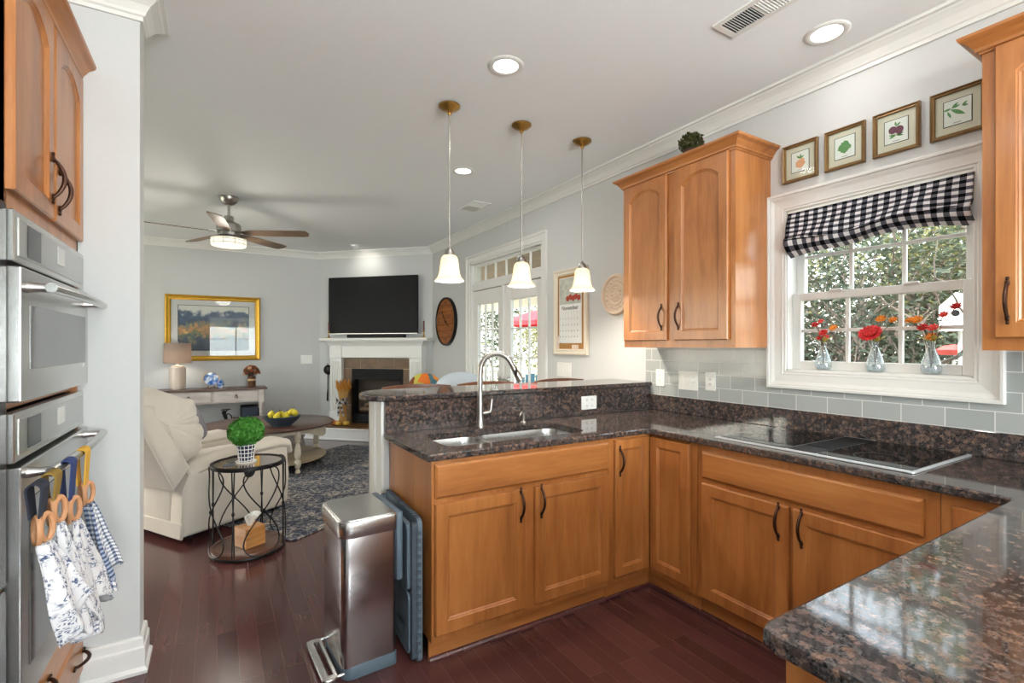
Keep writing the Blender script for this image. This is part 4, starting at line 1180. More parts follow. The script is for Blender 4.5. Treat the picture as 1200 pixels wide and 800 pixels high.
# calendar board
cb = thing('calendar_board', 'cream framed cork board holding a paper wall calendar, right of the patio doors', 'notice board', (RX - .001, 3.530, 1.688), -PI / 2)
CREAMF = plain('cream_board_frame', (226, 216, 196), .5, var=.04); CORK = plain('cork', (170, 124, 70), .9, var=.2, scale=120)
frame_mb(.488, .785, .055, .028).obj('frame', CREAMF, cb)
b = MB(); b.box(-.20, .20, -.012, -.001, -.35, .35); b.obj('cork_panel', CORK, cb)
b = MB(); b.box(-.16, .165, -.0165, -.0125, -.285, .315); cal = b.obj('calendar', PAPER, cb)
b = MB(); b.box(-.155, .16, -.0175, -.0163, .07, .31); b.obj('calendar_picture', plain('autumn_photo', (186, 188, 176), .6, var=.5, scale=22), cal)
b = MB(); [blob(b, -.03 + .04 * i, .12 + .012 * (i % 2), .026, .026, -.0176, seed=i) for i in range(5)]; b.obj('picture_pumpkins', plain('red_pumpkin_print', (176, 66, 42), .7), cal)
text('month_title', 'November', .055, UPRIGHT(.0, -.0172, .035), INK, cal)
b = MB()
for i in range(8): b.box(-.15 + i * .042, -.1492 + i * .042, -.0171, -.0164, -.27, .0)
for i in range(6): b.box(-.15, .145, -.0171, -.0164, -.27 + i * .054, -.2692 + i * .054)
b.obj('day_grid', plain('grey_print', (170, 170, 172), .8), cal)
for k in range(30):
    text('day_number', str(k + 1), .013, UPRIGHT(-.14 + ((k + 6) % 7) * .042, -.0173, -.012 - ((k + 6) // 7) * .054), INK, cal)
b = MB(); b.box(-.20, -.165, -.018, -.013, -.34, -.22); b.box(.03, .12, -.018, -.013, -.345, -.30); b.obj('pinned_notes', plain('pinned_paper', (228, 206, 190), .7, var=.2), cb)
# plaster medallion
md = thing('carved_medallion', 'round carved cream wall medallion partly behind the wall cabinet', 'wall decoration', (RX - .001, 2.935, 1.792), -PI / 2)
Mm = Matrix.Rotation(PI / 2, 4, 'X'); CARVE = plain('carved_cream_plaster', (226, 206, 184), .7, var=.06, scale=60)
b = MB(); b.lathe([(0, .012), (.02, .016), (.03, .010), (.075, .012), (.082, .018), (.09, .012), (.135, .016), (.142, .026), (.158, .028), (.166, .018), (.168, 0)], seg=48, M=Mm); md0 = b.obj('disc', CARVE, md, True)
b = MB()
for ring, n, s in ((.052, 10, .014), (.112, 18, .016)):
    for k in range(n):
        a = 2 * PI * k / n
        b.sphere((ring * math.cos(a), -.014, ring * math.sin(a)), s, .006, s * .62, 8, 5)
b.obj('carved_petals', CARVE, md0, True)

# wall clock
wc = thing('plank_clock', 'round brown plank wall clock with a dark rim left of the patio doors', 'clock', (RX - .001, 6.318, 1.718), -PI / 2)
b = MB(); b.lathe([(.0, 0), (.332, 0), (.338, .02), (.335, .045), (.318, .045), (.312, .026), (0, .026)], seg=56, M=Mm); b.obj('rim', BLACKMETAL, wc, True)
b = MB(); b.lathe([(0, .030), (.313, .030), (.313, .02)], seg=56, M=Mm); fcx = b.obj('face', CLOCKWOOD, wc)
b = MB()
for i in range(1, 7): 
    z = -.313 + i * .0895; hw = math.sqrt(max(0, .313 ** 2 - z * z)) - .004
    b.box(-hw, hw, -.0308, -.0300, z - .002, z + .002)
b.obj('plank_gaps', plain('dark_gap', (52, 28, 12), .9), fcx)
for k, s in enumerate(['12', '1', '2', '3', '4', '5', '6', '7', '8', '9', '10', '11']):
    a = PI / 2 - 2 * PI * k / 12
    text('numeral', s, .075 if k % 3 == 0 else .055, UPRIGHT(.245 * math.cos(a), -.0312, .245 * math.sin(a)), INK, fcx)
b = MB(); b.box(-.008, .008, -.035, -.032, -.03, .13, .001, M=Matrix.Rotation(math.radians(125), 4, 'Y')); b.obj('hour_hand', BLACK, fcx)
b = MB(); b.box(-.006, .006, -.039, -.036, -.04, .2, .001, M=Matrix.Rotation(math.radians(-42), 4, 'Y')); b.obj('minute_hand', BLACK, fcx)
b = MB(); b.sphere((0, -.036, 0), .014, .008, .014, 12, 8); b.obj('hub', BLACK, fcx, True)
# ------------------------------------------------------------------ living room: fireplace corner
FP = (2.08, 7.55, 0); FR = -PI / 4
def fp(x, y, z=0):
    c, s = math.cos(FR), math.sin(FR)
    return (FP[0] + x * c - y * s, FP[1] + x * s + y * c, z)
HTILE = plain('brown_slate_tile', (104, 74, 40), .45, var=.5, scale=11)
GROUT = plain('pale_grout', (170, 156, 136), .8)
fire = thing('fireplace', 'white painted fireplace surround with brown tile and a black gas firebox', 'fireplace', FP, FR)
b = MB(); b.box(-.86, 1.05, -.50, -.002, 0, .17); b.box(-.875, 1.065, -.515, -.002, .0, .03, .006); b.box(-.875, 1.065, -.515, -.002, .150, .178, .008, 2); h = b.obj('hearth', TRIM, fire)
b = MB()
for i in range(6):
    x = -.85 + i * .316; b.box(x, x + .310, -.495, -.004, .177, .196, .002)
b.obj('hearth_tiles', HTILE, h)
for x0 in (-.66, .665):
    b = MB(); b.box(x0, x0 + .195, -.175, -.002, .197, 1.19, .003); b.box(x0 - .008, x0 + .203, -.183, -.002, .197, .36, .004)
    for k in range(5): b.tube([(x0 + .035 + .031 * k, -.175, .40), (x0 + .035 + .031 * k, -.175, 1.14)], .010, 8)
    b.box(x0 - .006, x0 + .201, -.182, -.002, 1.185, 1.20, .003)
    b.obj('pilaster', TRIM, fire)
b = MB(); b.box(-.66, .86, -.17, -.002, 1.20, 1.40, .002)
for x0 in (-.665, .66): b.box(x0, x0 + .205, -.186, -.002, 1.20, 1.40, .003)
b.obj('frieze', TRIM, fire)
b = MB(); sweep(b, [(-.665, -.002), (-.665, -.186), (.865, -.186), (.865, -.002)], [(0, 1.38), (-.01, 1.385), (-.014, 1.40), (-.035, 1.43), (-.05, 1.445), (-.05, 1.455), (0, 1.455)]); b.obj('mantel_moulding', TRIM, fire)
b = MB(); b.box(-.79, .99, -.275, -.002, 1.455, 1.497, .008, 2); b.obj('mantel_shelf', TRIM, fire)
b = MB(); tiles = []
for i in range(4):
    x = -.455 + i * .28; b.box(x + .003, x + .277, -.115, -.002, 1.035, 1.185, .002)
for z0 in (.197, .470, .755):
    b.box(-.453, -.315, -.115, -.002, z0 + .003, z0 + .27, .002); b.box(.535, .663, -.115, -.002, z0 + .003, z0 + .27, .002)
b.obj('tile_surround', HTILE, fire)
b = MB(); b.box(-.455, .665, -.112, -.002, 1.03, 1.19); b.box(-.455, -.315, -.112, -.002, .198, 1.03); b.box(.535, .665, -.112, -.002, .198, 1.03); b.obj('grout', GROUT, fire)
fb = MB(); slab(fb, [(-.315, .2), (.535, .2), (.535, 1.03), (-.315, 1.03)], [[(-.27, .34), (.49, .34), (.49, .87), (-.27, .87)]], -.125, -.004, f=lambda u, v, a: (u, a, v)); box_ = fb.obj('firebox', BLACK, fire)
b = MB()
for z in (.90, .93, .96, .99): b.box(-.30, .52, -.132, -.12, z, z + .018, .002)
b.obj('upper_louvres', BLACK, box_)
b = MB()
for z in (.235, .265, .295): b.box(-.30, .52, -.132, -.12, z, z + .018, .002)
b.obj('lower_louvres', BLACK, box_)
b = MB(); b.box(-.27, .49, -.010, -.003, .34, .87); b.obj('fire_back', plain('smoked_firebrick', (66, 56, 48), .8, var=.3, scale=14), box_)
LOG = plain('ceramic_log', (112, 92, 70), .9, var=.4, scale=30, bump=.6)
for p, q, r in (((-.20, -.05, .40), (.42, -.05, .42), .035), ((-.12, -.06, .46), (.2, -.045, .56), .03), ((.05, -.06, .55), (.38, -.05, .47), .028)):
    b = MB(); P = [Vector(p).lerp(Vector(q), i / 8) + Vector((0, 0, .008 * math.sin(i * 1.7))) for i in range(9)]
    b.tube(P, [r * (1 + .12 * math.sin(i * 2.3)) for i in range(9)], 10); b.obj('gas_log', LOG, box_, True)
tv = thing('television', 'large dark flat television mounted over the mantel', 'television', fp(.015, -.0, 1.56), FR)
b = MB(); b.box(-.75, .75, -.105, -.065, 0, .875, .006, 2); b.box(-.5, .5, -.068, -.05, .15, .72, .01); bd = b.obj('case', BLACK, tv)
b = MB(); b.box(-.742, .742, -.1068, -.104, .012, .866); b.obj('screen', TVSCREEN, tv)
b = MB(); b.box(-.75, .75, -.1062, -.100, .0, .010, .001); b.obj('chin_strip', NICKEL, tv)
b = MB(); b.box(-.2, .2, -.052, -.002, .25, .62, .004); b.obj('wall_bracket', BLACKMETAL, tv)
sb = thing('soundbar', 'long black soundbar lying on the mantel under the television', 'soundbar', fp(.125, -.17, 1.4975), FR)
b = MB(); b.box(-.475, .475, -.04, .04, .0, .054, .012, 3); b.obj('body', BLACK, sb, True)
b = MB(); b.box(-.46, .46, -.0415, -.0395, .008, .046, .0005); b.obj('grille', plain('speaker_mesh', (34, 34, 36), .8), sb)
BURG = plain('burgundy_wax', (92, 34, 40), .4)
for x, l in ((-.69, 'brass candlestick with a burgundy candle at the left end of the mantel'), (.89, 'brass candlestick with a burgundy candle at the right end of the mantel')):
    c = thing('candlestick', l, 'candlestick', fp(x, -.16, 1.4975), FR, 'mantel candlesticks')
    b = MB(); b.lathe([(0, 0), (.042, 0), (.042, .006), (.02, .014), (.010, .03), (.014, .042), (.008, .055), (.009, .08), (.018, .088), (.016, .092), (.013, .112), (0, .112)], seg=18); b.obj('holder', BRASS, c, True)
    b = MB(); b.lathe([(0, .105), (.0115, .105), (.0110, .24), (.006, .247), (0, .248)], seg=14); b.tube([(0, 0, .245), (.001, 0, .258)], .0015, 6); b.obj('candle', BURG, c, True)
wm = thing('bed_warmer', 'black long handled pan hanging on the wall left of the fireplace', 'hanging pan', fp(-.80, -.012, 1.0), FR)
b = MB(); b.lathe([(0, .03), (.05, .028), (.072, .014), (.078, 0), (.07, -.008), (0, -.01)], seg=26, M=Mm @ Matrix.Translation((0, 0, .010))); b.obj('pan', BLACKMETAL, wm, True)
b = MB(); b.tube([(0, -.012, -.07), (-.004, -.012, -.30), (-.008, -.012, -.38), (-.010, -.012, -.49)], [.008, .007, .012, .011], 10); b.obj('handle', BLACKMETAL, wm, True)
b = MB(); b.tube([(.012 * math.cos(t), -.012, .088 + .012 * math.sin(t)) for t in [2 * PI * i / 14 for i in range(14)]], .003, 6, True); b.obj('hanging_ring', BLACKMETAL, wm, True)
# wheat sheaf on the hearth
WHEAT = plain('golden_wheat', (196, 134, 48), .8, var=.25, scale=80)
ws = thing('wheat_sheaf', 'golden wheat sheaf tied with a black and white bow standing on the hearth', 'wheat sheaf', fp(-.375, -.27, .1965), FR)
rnd = random.Random(5); b = MB(); e_ = MB()
for i in range(150):
    a = rnd.uniform(0, 2 * PI); q = math.sqrt(rnd.random())
    P = [(q * .062 * math.cos(a), q * .055 * math.sin(a), 0), (q * .05 * math.cos(a), q * .04 * math.sin(a), .33), (q * .085 * math.cos(a), q * .06 * math.sin(a), .50), (q * .125 * math.cos(a), q * .08 * math.sin(a), rnd.uniform(.54, .66))]
    b.tube(P, [.0045, .004, .0035, .002], 5)
    p = Vector(P[-1]); d = (p - Vector(P[-2])).normalized()
    e_.tube([p - d * .10, p - d * .04, p + d * .03], [.002, .0062, .001], 5)
b.obj('stalks', plain('pale_straw', (206, 162, 96), .8, var=.2, scale=60), ws); e_.obj('ears', WHEAT, ws)
bow = m_gingham('black_white_ribbon', 3, 6, (28, 28, 30), (110, 110, 110), (232, 230, 226))
b = MB()
for sx, sz in ((-1, .0), (1, .0)):
    b.surf(lambda u, v, sx=sx: (sx * (.02 + .075 * math.sin(PI * u) ** .7), -.058 - .03 * math.cos(2 * PI * u), .36 + .035 * math.sin(2 * PI * u) + (v - .5) * .035), 20, 3, .002)
    b.surf(lambda u, v, sx=sx: (sx * (.01 + .035 * u) + (v - .5) * .03, -.068 - .01 * math.sin(5 * u), .35 - .22 * u), 14, 3, .002)
b.lathe([(.054, .33), (.054, .37)], seg=24, sy=.85); b.obj('bow', bow, ws)
PUMP = plain('pale_orange_pumpkin', (206, 160, 66), .5, var=.15, scale=14); PUMP2 = plain('deep_orange_pumpkin', (178, 102, 36), .5, var=.15, scale=14)
def pumpkin(name, label, loc, r, mat, cat='pumpkin', ribs=9, grp=None):
    t = thing(name, label, cat, loc, 0, grp)
    vs = []; b = MB()
    def f(u, v):
        th = 2 * PI * u; ph = -PI / 2 + PI * v
        k = 1 - .10 * abs(math.sin(th * ribs / 2)) ** .5 * 0 - .09 * (1 - abs(math.sin(th * ribs / 2)))
        q = math.cos(ph) ** .8 if math.cos(ph) > 0 else 0
        return (r * k * q * math.cos(th), r * k * q * math.sin(th), r * .72 + r * .70 * math.sin(ph) * (1 - .18 * (1 - q)))
    b.surf(f, 54, 14); b.obj('flesh', mat, t, True)
    b = MB(); b.tube([(0, 0, r * 1.2), (.002, 0, r * 1.45), (r * .12, 0, r * 1.65)], [r * .13, r * .08, r * .09], 8); b.obj('stem', STEM, t, True)
p_ = [fp(-.45, -.385, .1965), fp(-.345, -.42, .1965), fp(-.245, -.38, .1965)]
pumpkin('pumpkin', 'small deep orange pumpkin at the left foot of the wheat sheaf', p_[0], .055, PUMP2)
pumpkin('pumpkin', 'small yellow pumpkin in front of the wheat sheaf', p_[1], .056, PUMP)
pumpkin('pumpkin', 'small yellow pumpkin at the right foot of the wheat sheaf', p_[2], .052, PUMP)

# ------------------------------------------------------------------ back wall: picture and console
pc = thing('framed_picture', 'large gold framed garden painting hanging over the console table', 'picture', (-.031, 8.229, 1.63), 0)
frame_mb(1.168, .925, .07, .045).obj('frame', GOLD, pc)
b = MB(); b.box(-.53, .53, -.014, -.002, -.41, .41); b.obj('mount', plain('pale_lilac_mount', (206, 200, 200), .8), pc)
b = MB(); b.box(-.437, .437, -.0155, -.0135, -.322, .322); b.obj('border_line', plain('navy_line', (50, 54, 78), .8), pc)
def m_painting():
    t = NT('garden_painting'); v = t.coord()
    sp = t.n('ShaderNodeSeparateXYZ'); t.l(v, sp.inputs[0])
    n1 = t.noise(v, 7, 4, .6); n2 = t.noise(v, 26, 4, .7); n3 = t.noise(v, 4, 2)
    z = t.math('ADD', sp.outputs[2], t.math('MULTIPLY', t.math('SUBTRACT', n1.outputs[0], .5), .42))
    z = t.math('ADD', t.math('MULTIPLY', z, 1.55), .5)
    base = t.ramp(z, [(.0, lin(44, 50, 70)), (.22, lin(62, 74, 92)), (.36, lin(96, 104, 74)), (.46, lin(172, 120, 80)), (.56, lin(90, 104, 96)), (.66, lin(52, 66, 92)), (.80, lin(70, 86, 112)), (.88, lin(206, 200, 196)), (1, lin(214, 206, 198))])
    dab = t.ramp(n2.outputs[0], [(.52, (0, 0, 0, 1)), (.6, (1, 1, 1, 1))])
    dab = t.math('MULTIPLY', dab, t.ramp(z, [(.15, (0, 0, 0, 1)), (.35, (.8, .8, .8, 1)), (.55, (.6, .6, .6, 1)), (.7, (0, 0, 0, 1))]))
    col = t.mix(dab, base, t.ramp(n3.outputs[0], [(.35, lin(206, 118, 84)), (.5, lin(222, 184, 98)), (.65, lin(190, 110, 110))]))
    return t.set(col, .5)
b = MB(); b.box(-.43, .43, -.017, -.015, -.315, .315); b.obj('painting', m_painting(), pc)
b = MB(); b.box(-.515, .515, -.024, -.022, -.393, .393); b.obj('glazing', PICPANE, pc)

cs = thing('console_table', 'whitewashed console table with a dark top and two drawers against the back wall', 'console table', (-.045, 7.97, 0))
b = MB(); slab(b, [(-.66, -.21), (.66, -.21), (.66, .21), (-.66, .21)], [], .762, .79, .006); b.obj('top', DARKTOP, cs)
b = MB(); b.box(-.60, .60, -.17, -.155, .59, .762); b.box(-.60, -.585, -.155, .19, .59, .762); b.box(.585, .60, -.155, .19, .59, .762); b.box(-.60, .60, .175, .19, .59, .762); b.obj('apron', WHITEWASH, cs)
for x0, x1 in ((-.535, -.025), (.010, .535)):
    b = MB(); b.box(x0, x1, -.186, -.169, .610, .750, .003); d = b.obj('drawer', WHITEWASH, cs)
    b = MB(); xm = (x0 + x1) / 2; b.sphere((xm, -.190, .695), .010, .008, .010, 10, 6); b.tube([(xm + .018 * math.sin(t), -.196, .675 + .018 * math.cos(t)) for t in [2 * PI * i / 16 for i in range(16)]], .003, 6, True); b.obj('ring_pull', BLACKMETAL, d, True)
legp = [(0, 0), (.024, 0), (.026, .03), (.018, .05), (.030, .07), (.030, .11), (.020, .13), (.026, .16), (.034, .24), (.030, .33), (.020, .42), (.026, .44), (.026, .46), (.022, .475), (.032, .50), (.034, .52), (.034, .59), (0, .59)]
for x in (-.585, .585):
    for y in (-.165, .165):
        b = MB(); b.lathe(legp, x, y, 0, 16); b.box(x - .034, x + .034, y - .034, y + .034, .575, .762, .003); b.obj('leg', WHITEWASH, cs, True)
b = MB(); b.box(-.60, .60, -.185, .185, .07, .095, .004); b.obj('shelf', SHELFWOOD, cs)
lp = thing('table_lamp', 'table lamp with a grey drum shade and a pale glass column on the console', 'lamp', (-.455, 7.99, .79))
b = MB(); b.lathe([(0, 0), (.075, 0), (.075, .02), (.095, .022), (.095, .30), (.075, .305), (.075, .318), (.02, .325), (.015, .35), (0, .35)], seg=28); b.obj('column', plain('pale_glazed_column', (214, 196, 178), .25, coat=.4), lp, True)
b = MB(); b.tube([(0, 0, .345), (0, 0, .63)], .007, 8); b.lathe([(0, .628), (.012, .63), (.009, .645), (0, .65)], seg=12); b.obj('stem', NICKEL, lp, True)
LSH = NT('linen_shade')
tr_ = LSH.n('ShaderNodeBsdfTranslucent'); tr_.inputs[0].default_value = lin(196, 182, 170); df_ = LSH.n('ShaderNodeBsdfDiffuse'); df_.inputs[0].default_value = lin(160, 148, 140)
mx_ = LSH.n('ShaderNodeMixShader'); mx_.inputs[0].default_value = .45; LSH.l(df_.outputs[0], mx_.inputs[1]); LSH.l(tr_.outputs[0], mx_.inputs[2]); LSH.l(mx_.outputs[0], LSH.out.inputs[0])
b = MB(); b.lathe([(.160, .355), (.155, .625), (.152, .625), (.157, .355)], seg=36); b.lathe([(.160, .355), (.157, .355)], seg=36); b.obj('shade', LSH.m, lp, True)
lamp('table_lamp_bulb', 'POINT', (-.455, 7.99, .79 + .45), 2.6, (1, .88, .74), radius=.04)
BLUEW = NT('blue_white_china'); v_ = BLUEW.coord(); n_ = BLUEW.noise(v_, 16, 4, .6)
BLUEW.set(BLUEW.ramp(n_.outputs[0], [(.40, lin(44, 82, 152)), (.5, lin(120, 156, 206)), (.6, lin(226, 232, 240))]), .15, coat=.4)
dp_ = thing('china_plate', 'blue and white china plate with a gilt edge on a wooden stand', 'plate', (-.07, 8.02, .79))
Mp = Matrix.Translation((0, 0, .125)) @ Matrix.Rotation(math.radians(76), 4, 'X')
b = MB(); b.lathe([(0, -.004), (.05, -.004), (.088, .008), (.094, .010), (.094, .014), (.086, .013), (.05, .002), (0, .002)], seg=36, M=Mp); b.obj('plate', BLUEW.m, dp_, True)
b = MB(); b.tube([Mp @ Vector((.0935 * math.cos(t), .0935 * math.sin(t), .012)) for t in [2 * PI * i / 32 for i in range(32)]], .0035, 6, True); b.obj('gilt_edge', GOLD, dp_, True)
b = MB()
for s in (-1, 1): b.tube([(s * .04, -.05, .004), (s * .04, -.03, .03), (s * .035, .03, .02), (s * .02, .05, .12), (s * .04, .05, .004)], .005, 6)
b.obj('stand', CHAIRWOOD, dp_, True)
gj = thing('ginger_jar', 'small blue and white lidded jar next to the china plate', 'jar', (.045, 7.95, .79))
b = MB(); b.lathe([(0, 0), (.026, 0), (.030, .01), (.042, .04), (.044, .065), (.034, .088), (.022, .096), (.022, .104), (0, .104)], seg=24); b.obj('body', BLUEW.m, gj, True)
b = MB(); b.lathe([(0, .125), (.006, .124), (.006, .116), (.022, .112), (.026, .106), (.026, .100), (0, .100)], seg=20); b.obj('lid', BLUEW.m, gj, True)
fa = thing('flower_arrangement', 'rust and cream dried flowers in a brown bark pot on the console', 'flowers', (.43, 8.0, .79))
b = MB(); b.lathe([(0, 0), (.05, 0), (.052, .15), (.044, .15), (.044, .10), (0, .10)], seg=20); b.obj('pot', BARK if False else plain('brown_bark_pot', (88, 54, 34), .8, var=.3, scale=50, bump=.5), fa, True)
b = MB(); b.lathe([(.0525, .085), (.054, .09), (.054, .108), (.0525, .112)], seg=20); b.obj('raffia_band', plain('raffia', (202, 170, 128), .8), fa, True)
fl = {0: MB(), 1: MB(), 2: MB()}; rnd = random.Random(8); stm = MB()
for i in range(60):
    a = rnd.uniform(0, 2 * PI); q = math.sqrt(rnd.random()); x, y = q * .095 * math.cos(a), q * .08 * math.sin(a); z = .175 + .11 * math.sqrt(max(0, 1 - q * q)) + rnd.uniform(-.015, .01)
    stm.tube([(0, 0, .09), (x, y, z)], .002, 5); flower(fl[0 if i % 9 else 1] if i % 4 else fl[2], (x, y, z), .032, 8, face=(x * 6, y * 6 - .35, .5))
fl[0].obj('rust_flowers', plain('rust_petal', (140, 70, 28), .8, var=.3), fa, True); fl[1].obj('cream_flowers', plain('cream_petal', (214, 170, 136), .8), fa, True); fl[2].obj('brown_flowers', plain('brown_petal', (104, 58, 32), .8, var=.3), fa, True); stm.obj('stems', STEM, fa)
# things on the console shelf
bk = thing('basket', 'small brown pointed wooden box on the console shelf', 'box', (-.09, 7.95, .0955))
b = MB(); b.prism([(-.075, 0), (.075, 0), (.085, .15), (.03, .125), (-.02, .125), (-.075, .175)], -.06, .06, f=lambda u, v, a: (u, a, v)); b.obj('body', m_wood('red_brown_wood', (82, 40, 26), (112, 58, 38), (134, 76, 50)), bk)
scu = thing('figurine', 'tall black iron figure with a basket of rods on the console shelf', 'ornament', (.14, 7.95, .0955))
b = MB(); b.box(-.055, .055, -.05, .05, 0, .022, .004); b.obj('base', BLACKMETAL, scu)
b = MB(); b.tube([(.01, 0, .02), (.0, 0, .12), (-.025, 0, .24), (-.05, 0, .32)], [.022, .018, .02, .028], 10)
b.tube([(-.05, 0, .30), (.0, 0, .33), (.03, 0, .30), (.045, 0, .22)], [.008] * 4, 8); b.sphere((-.055, 0, .345), .03, .03, .032, 12, 8); b.obj('figure', BLACKMETAL, scu, True)
b = MB()
for k in range(7): b.tube([(-.055, 0, .34), (-.085 + k * .017, 0, .395 + .006 * (k % 2))], .004, 6)
b.tube([(-.095, 0, .385), (-.03, 0, .395), (.03, 0, .385)], .005, 6); b.obj('crown_rods', BLACKMETAL, scu, True)
lb = thing('lantern', 'narrow black box lantern on the console shelf', 'lantern', (.235, 7.96, .0955))
b = MB(); b.box(-.045, .045, -.045, .045, 0, .015, .003); b.box(-.045, .045, -.045, .045, .255, .27, .003)
for x in (-.04, .04):
    for y in (-.04, .04): b.box(x - .005, x + .005, y - .005, y + .005, .01, .26)
b.obj('frame', BLACKMETAL, lb)
b = MB(); b.box(-.038, .038, -.038, .038, .016, .254); b.obj('panels', BLACK, lb)
sw = thing('speaker', 'black box speaker with a dark blue front on the console shelf', 'speaker', (.40, 7.96, .0955))
b = MB(); b.box(-.115, .115, -.12, .12, .06, .43, .012, 2); b.box(-.10, .10, -.1, .1, 0, .06, .004); b.obj('cabinet', BLACK, sw, True)
b = MB(); b.box(-.10, .10, -.124, -.119, .10, .41, .002); b.obj('front_panel', plain('dark_blue_cloth', (38, 50, 66), .5), sw)

# ------------------------------------------------------------------ recliner and its neighbours
rcl = thing('recliner', 'cream upholstered recliner seen from behind with overstuffed back cushions', 'armchair', (-.2, 4.05, .0125), math.radians(31.8))
def side_panel(v0, v1):
    b = MB(); prof = [(0.0, .035), (.80, .035), (.845, .07), (.86, .30), (.84, .52), (.79, .55), (.30, .535), (.06, .48), (.015, .36)]
    Ls = []
    for v, ins in ((v0, .03), (v0 + .012, .008), (v0 + .03, 0), (v1 - .03, 0), (v1 - .012, .008), (v1, .03)):
        Ls.append([(u, v, z) for u, z in offset(prof, ins)])
    return b.loops(Ls)
for v0, v1 in ((0, .19), (.72, .91)):
    a = side_panel(v0, v1).obj('arm', UPHOL, rcl, True)
    b = MB(); b.tube([(.004, v0 + .03, .05), (.018, v0 + .03, .36), (.063, v0 + .03, .478), (.30, v0 + .03, .533), (.785, v0 + .03, .548), (.838, v0 + .03, .518), (.858, v0 + .03, .30), (.843, v0 + .03, .07)], .006, 7); b.obj('piping', UPHOL, a, True)
    b = MB(); vm = (v0 + v1) / 2
    P = [(.06, vm, .45), (.12, vm, .48), (.30, vm, .525), (.55, vm, .55), (.76, vm, .555), (.86, vm, .53), (.90, vm, .46)]
    b.tube(P, [.07, .10, .105, .105, .105, .095, .06], 14, flat=.55); b.obj('arm_pad', UPHOL, a, True)
b = MB(); b.box(.0, .05, .17, .74, .06, .38, .02, 2); b.obj('back_base', UPHOL, rcl, True)
b = MB(); b.box(-.02, .0, -.005, .915, .03, .135, .006); b.obj('skirt', UPHOL, rcl, True)
b = MB(); b.box(.06, .80, .185, .725, .05, .32, .01); b.sphere((.52, .455, .40), .36, .28, .11, 24, 14, .45, .04, 5, e2=.6); b.obj('seat', UPHOL, rcl, True)
b = MB(); b.box(.84, .90, .195, .715, .10, .42, .03, 3); b.obj('footrest', UPHOL, rcl, True)
b = MB(); prof = [(-.035, .36), (.07, .50), (-.16, .97), (-.26, 1.0), (-.30, .95)]
Ls = [[(u, v, z) for u, z in offset(prof, ins)] for v, ins in ((.03, .03), (.042, .008), (.06, 0), (.85, 0), (.868, .008), (.88, .03))]
b.loops(Ls); shl = b.obj('back_shell', UPHOL, rcl, True)
for v in (.045, .865):
    b = MB(); b.tube([(u, v, z) for u, z in offset(prof, .004)], .006, 7, True); b.obj('piping', UPHOL, shl, True)
b = MB()
out = [(.05, .52), (.19, .555), (.235, .65), (.225, .76), (.205, .85), (.175, .92), (.11, .995), (-.03, 1.06), (-.17, 1.09), (-.28, 1.085), (-.335, 1.04), (-.315, .985), (-.22, .935), (-.10, .74)]
def smooth(pts, k):
    for _ in range(k):
        q = []
        for i in range(len(pts)):
            a, c = Vector(pts[i]), Vector(pts[(i + 1) % len(pts)])
            q += [a * .75 + c * .25, a * .25 + c * .75]
        pts = q
    return [tuple(p) for p in pts]
O = smooth(out, 3); cen = Vector((-.08, .83)); Ls = []; NV = 44
for j in range(NV + 1):
    t = j / NV * 2 - 1; s_ = (1 - abs(t) ** 8) ** .5 * .96 + .04; row = []
    for i, (u, z) in enumerate(O):
        p = cen + (Vector((u, z)) - cen) * s_
        front = max(0, min(1, (u - (-.16 - (z - .8) * .5)) * 6))
        wr = noise.noise(Vector((t * 1.6, z * 12, 3.0))) * .034 + noise.noise(Vector((t * 4, z * 24 + u * 9, 8.0))) * .016
        for q_, zc in enumerate((.64, .715, .79, .865, .935, 1.0)):
            w_ = .011 + .004 * math.sin(t * 5 + q_)
            wr -= .020 * (.55 + .45 * math.sin(t * 3.1 + q_ * 1.9)) * math.exp(-((z - zc - .022 * noise.noise(Vector((t * 1.7, q_ * 5.0, 1.0)))) / w_) ** 2)
        d_ = (Vector((u, z)) - cen).normalized() * wr * (.25 + .75 * front)
        row.append((p.x + d_.x, .025 + .43 * (t + 1), p.y + d_.y))
    Ls.append(row)
b.loops(Ls); b.obj('back_cushion', UPHOL, rcl, True, ang=180)
b = MB(); b.lathe([(0, .008), (.03, .008), (.042, .012), (.046, 0)], seg=20, M=Matrix.Translation((.49, 0, .40)) @ Matrix.Rotation(PI / 2, 4, 'X'), sy=1.25); b.obj('recline_handle', BLACK, rcl, True)
b = MB()
for u in (.1, .78):
    for v in (.1, .81): b.lathe([(0, 0), (.022, 0), (.022, .04), (0, .04)], u, v, 0, 12)
b.obj('glides', BLACK, rcl)
tpil = thing('throw_cushion', 'grey velvet cushion just showing beside the recliner back', 'cushion', (-.185, 4.66, .76), math.radians(31.8))
b = MB(); b.sphere((.0, .0, .0), .08, .10, .15, 24, 16, .6, .05, 8, M=Matrix.Rotation(math.radians(-20), 4, 'Y')); b.obj('cover', GREYPILLOW, tpil, True)

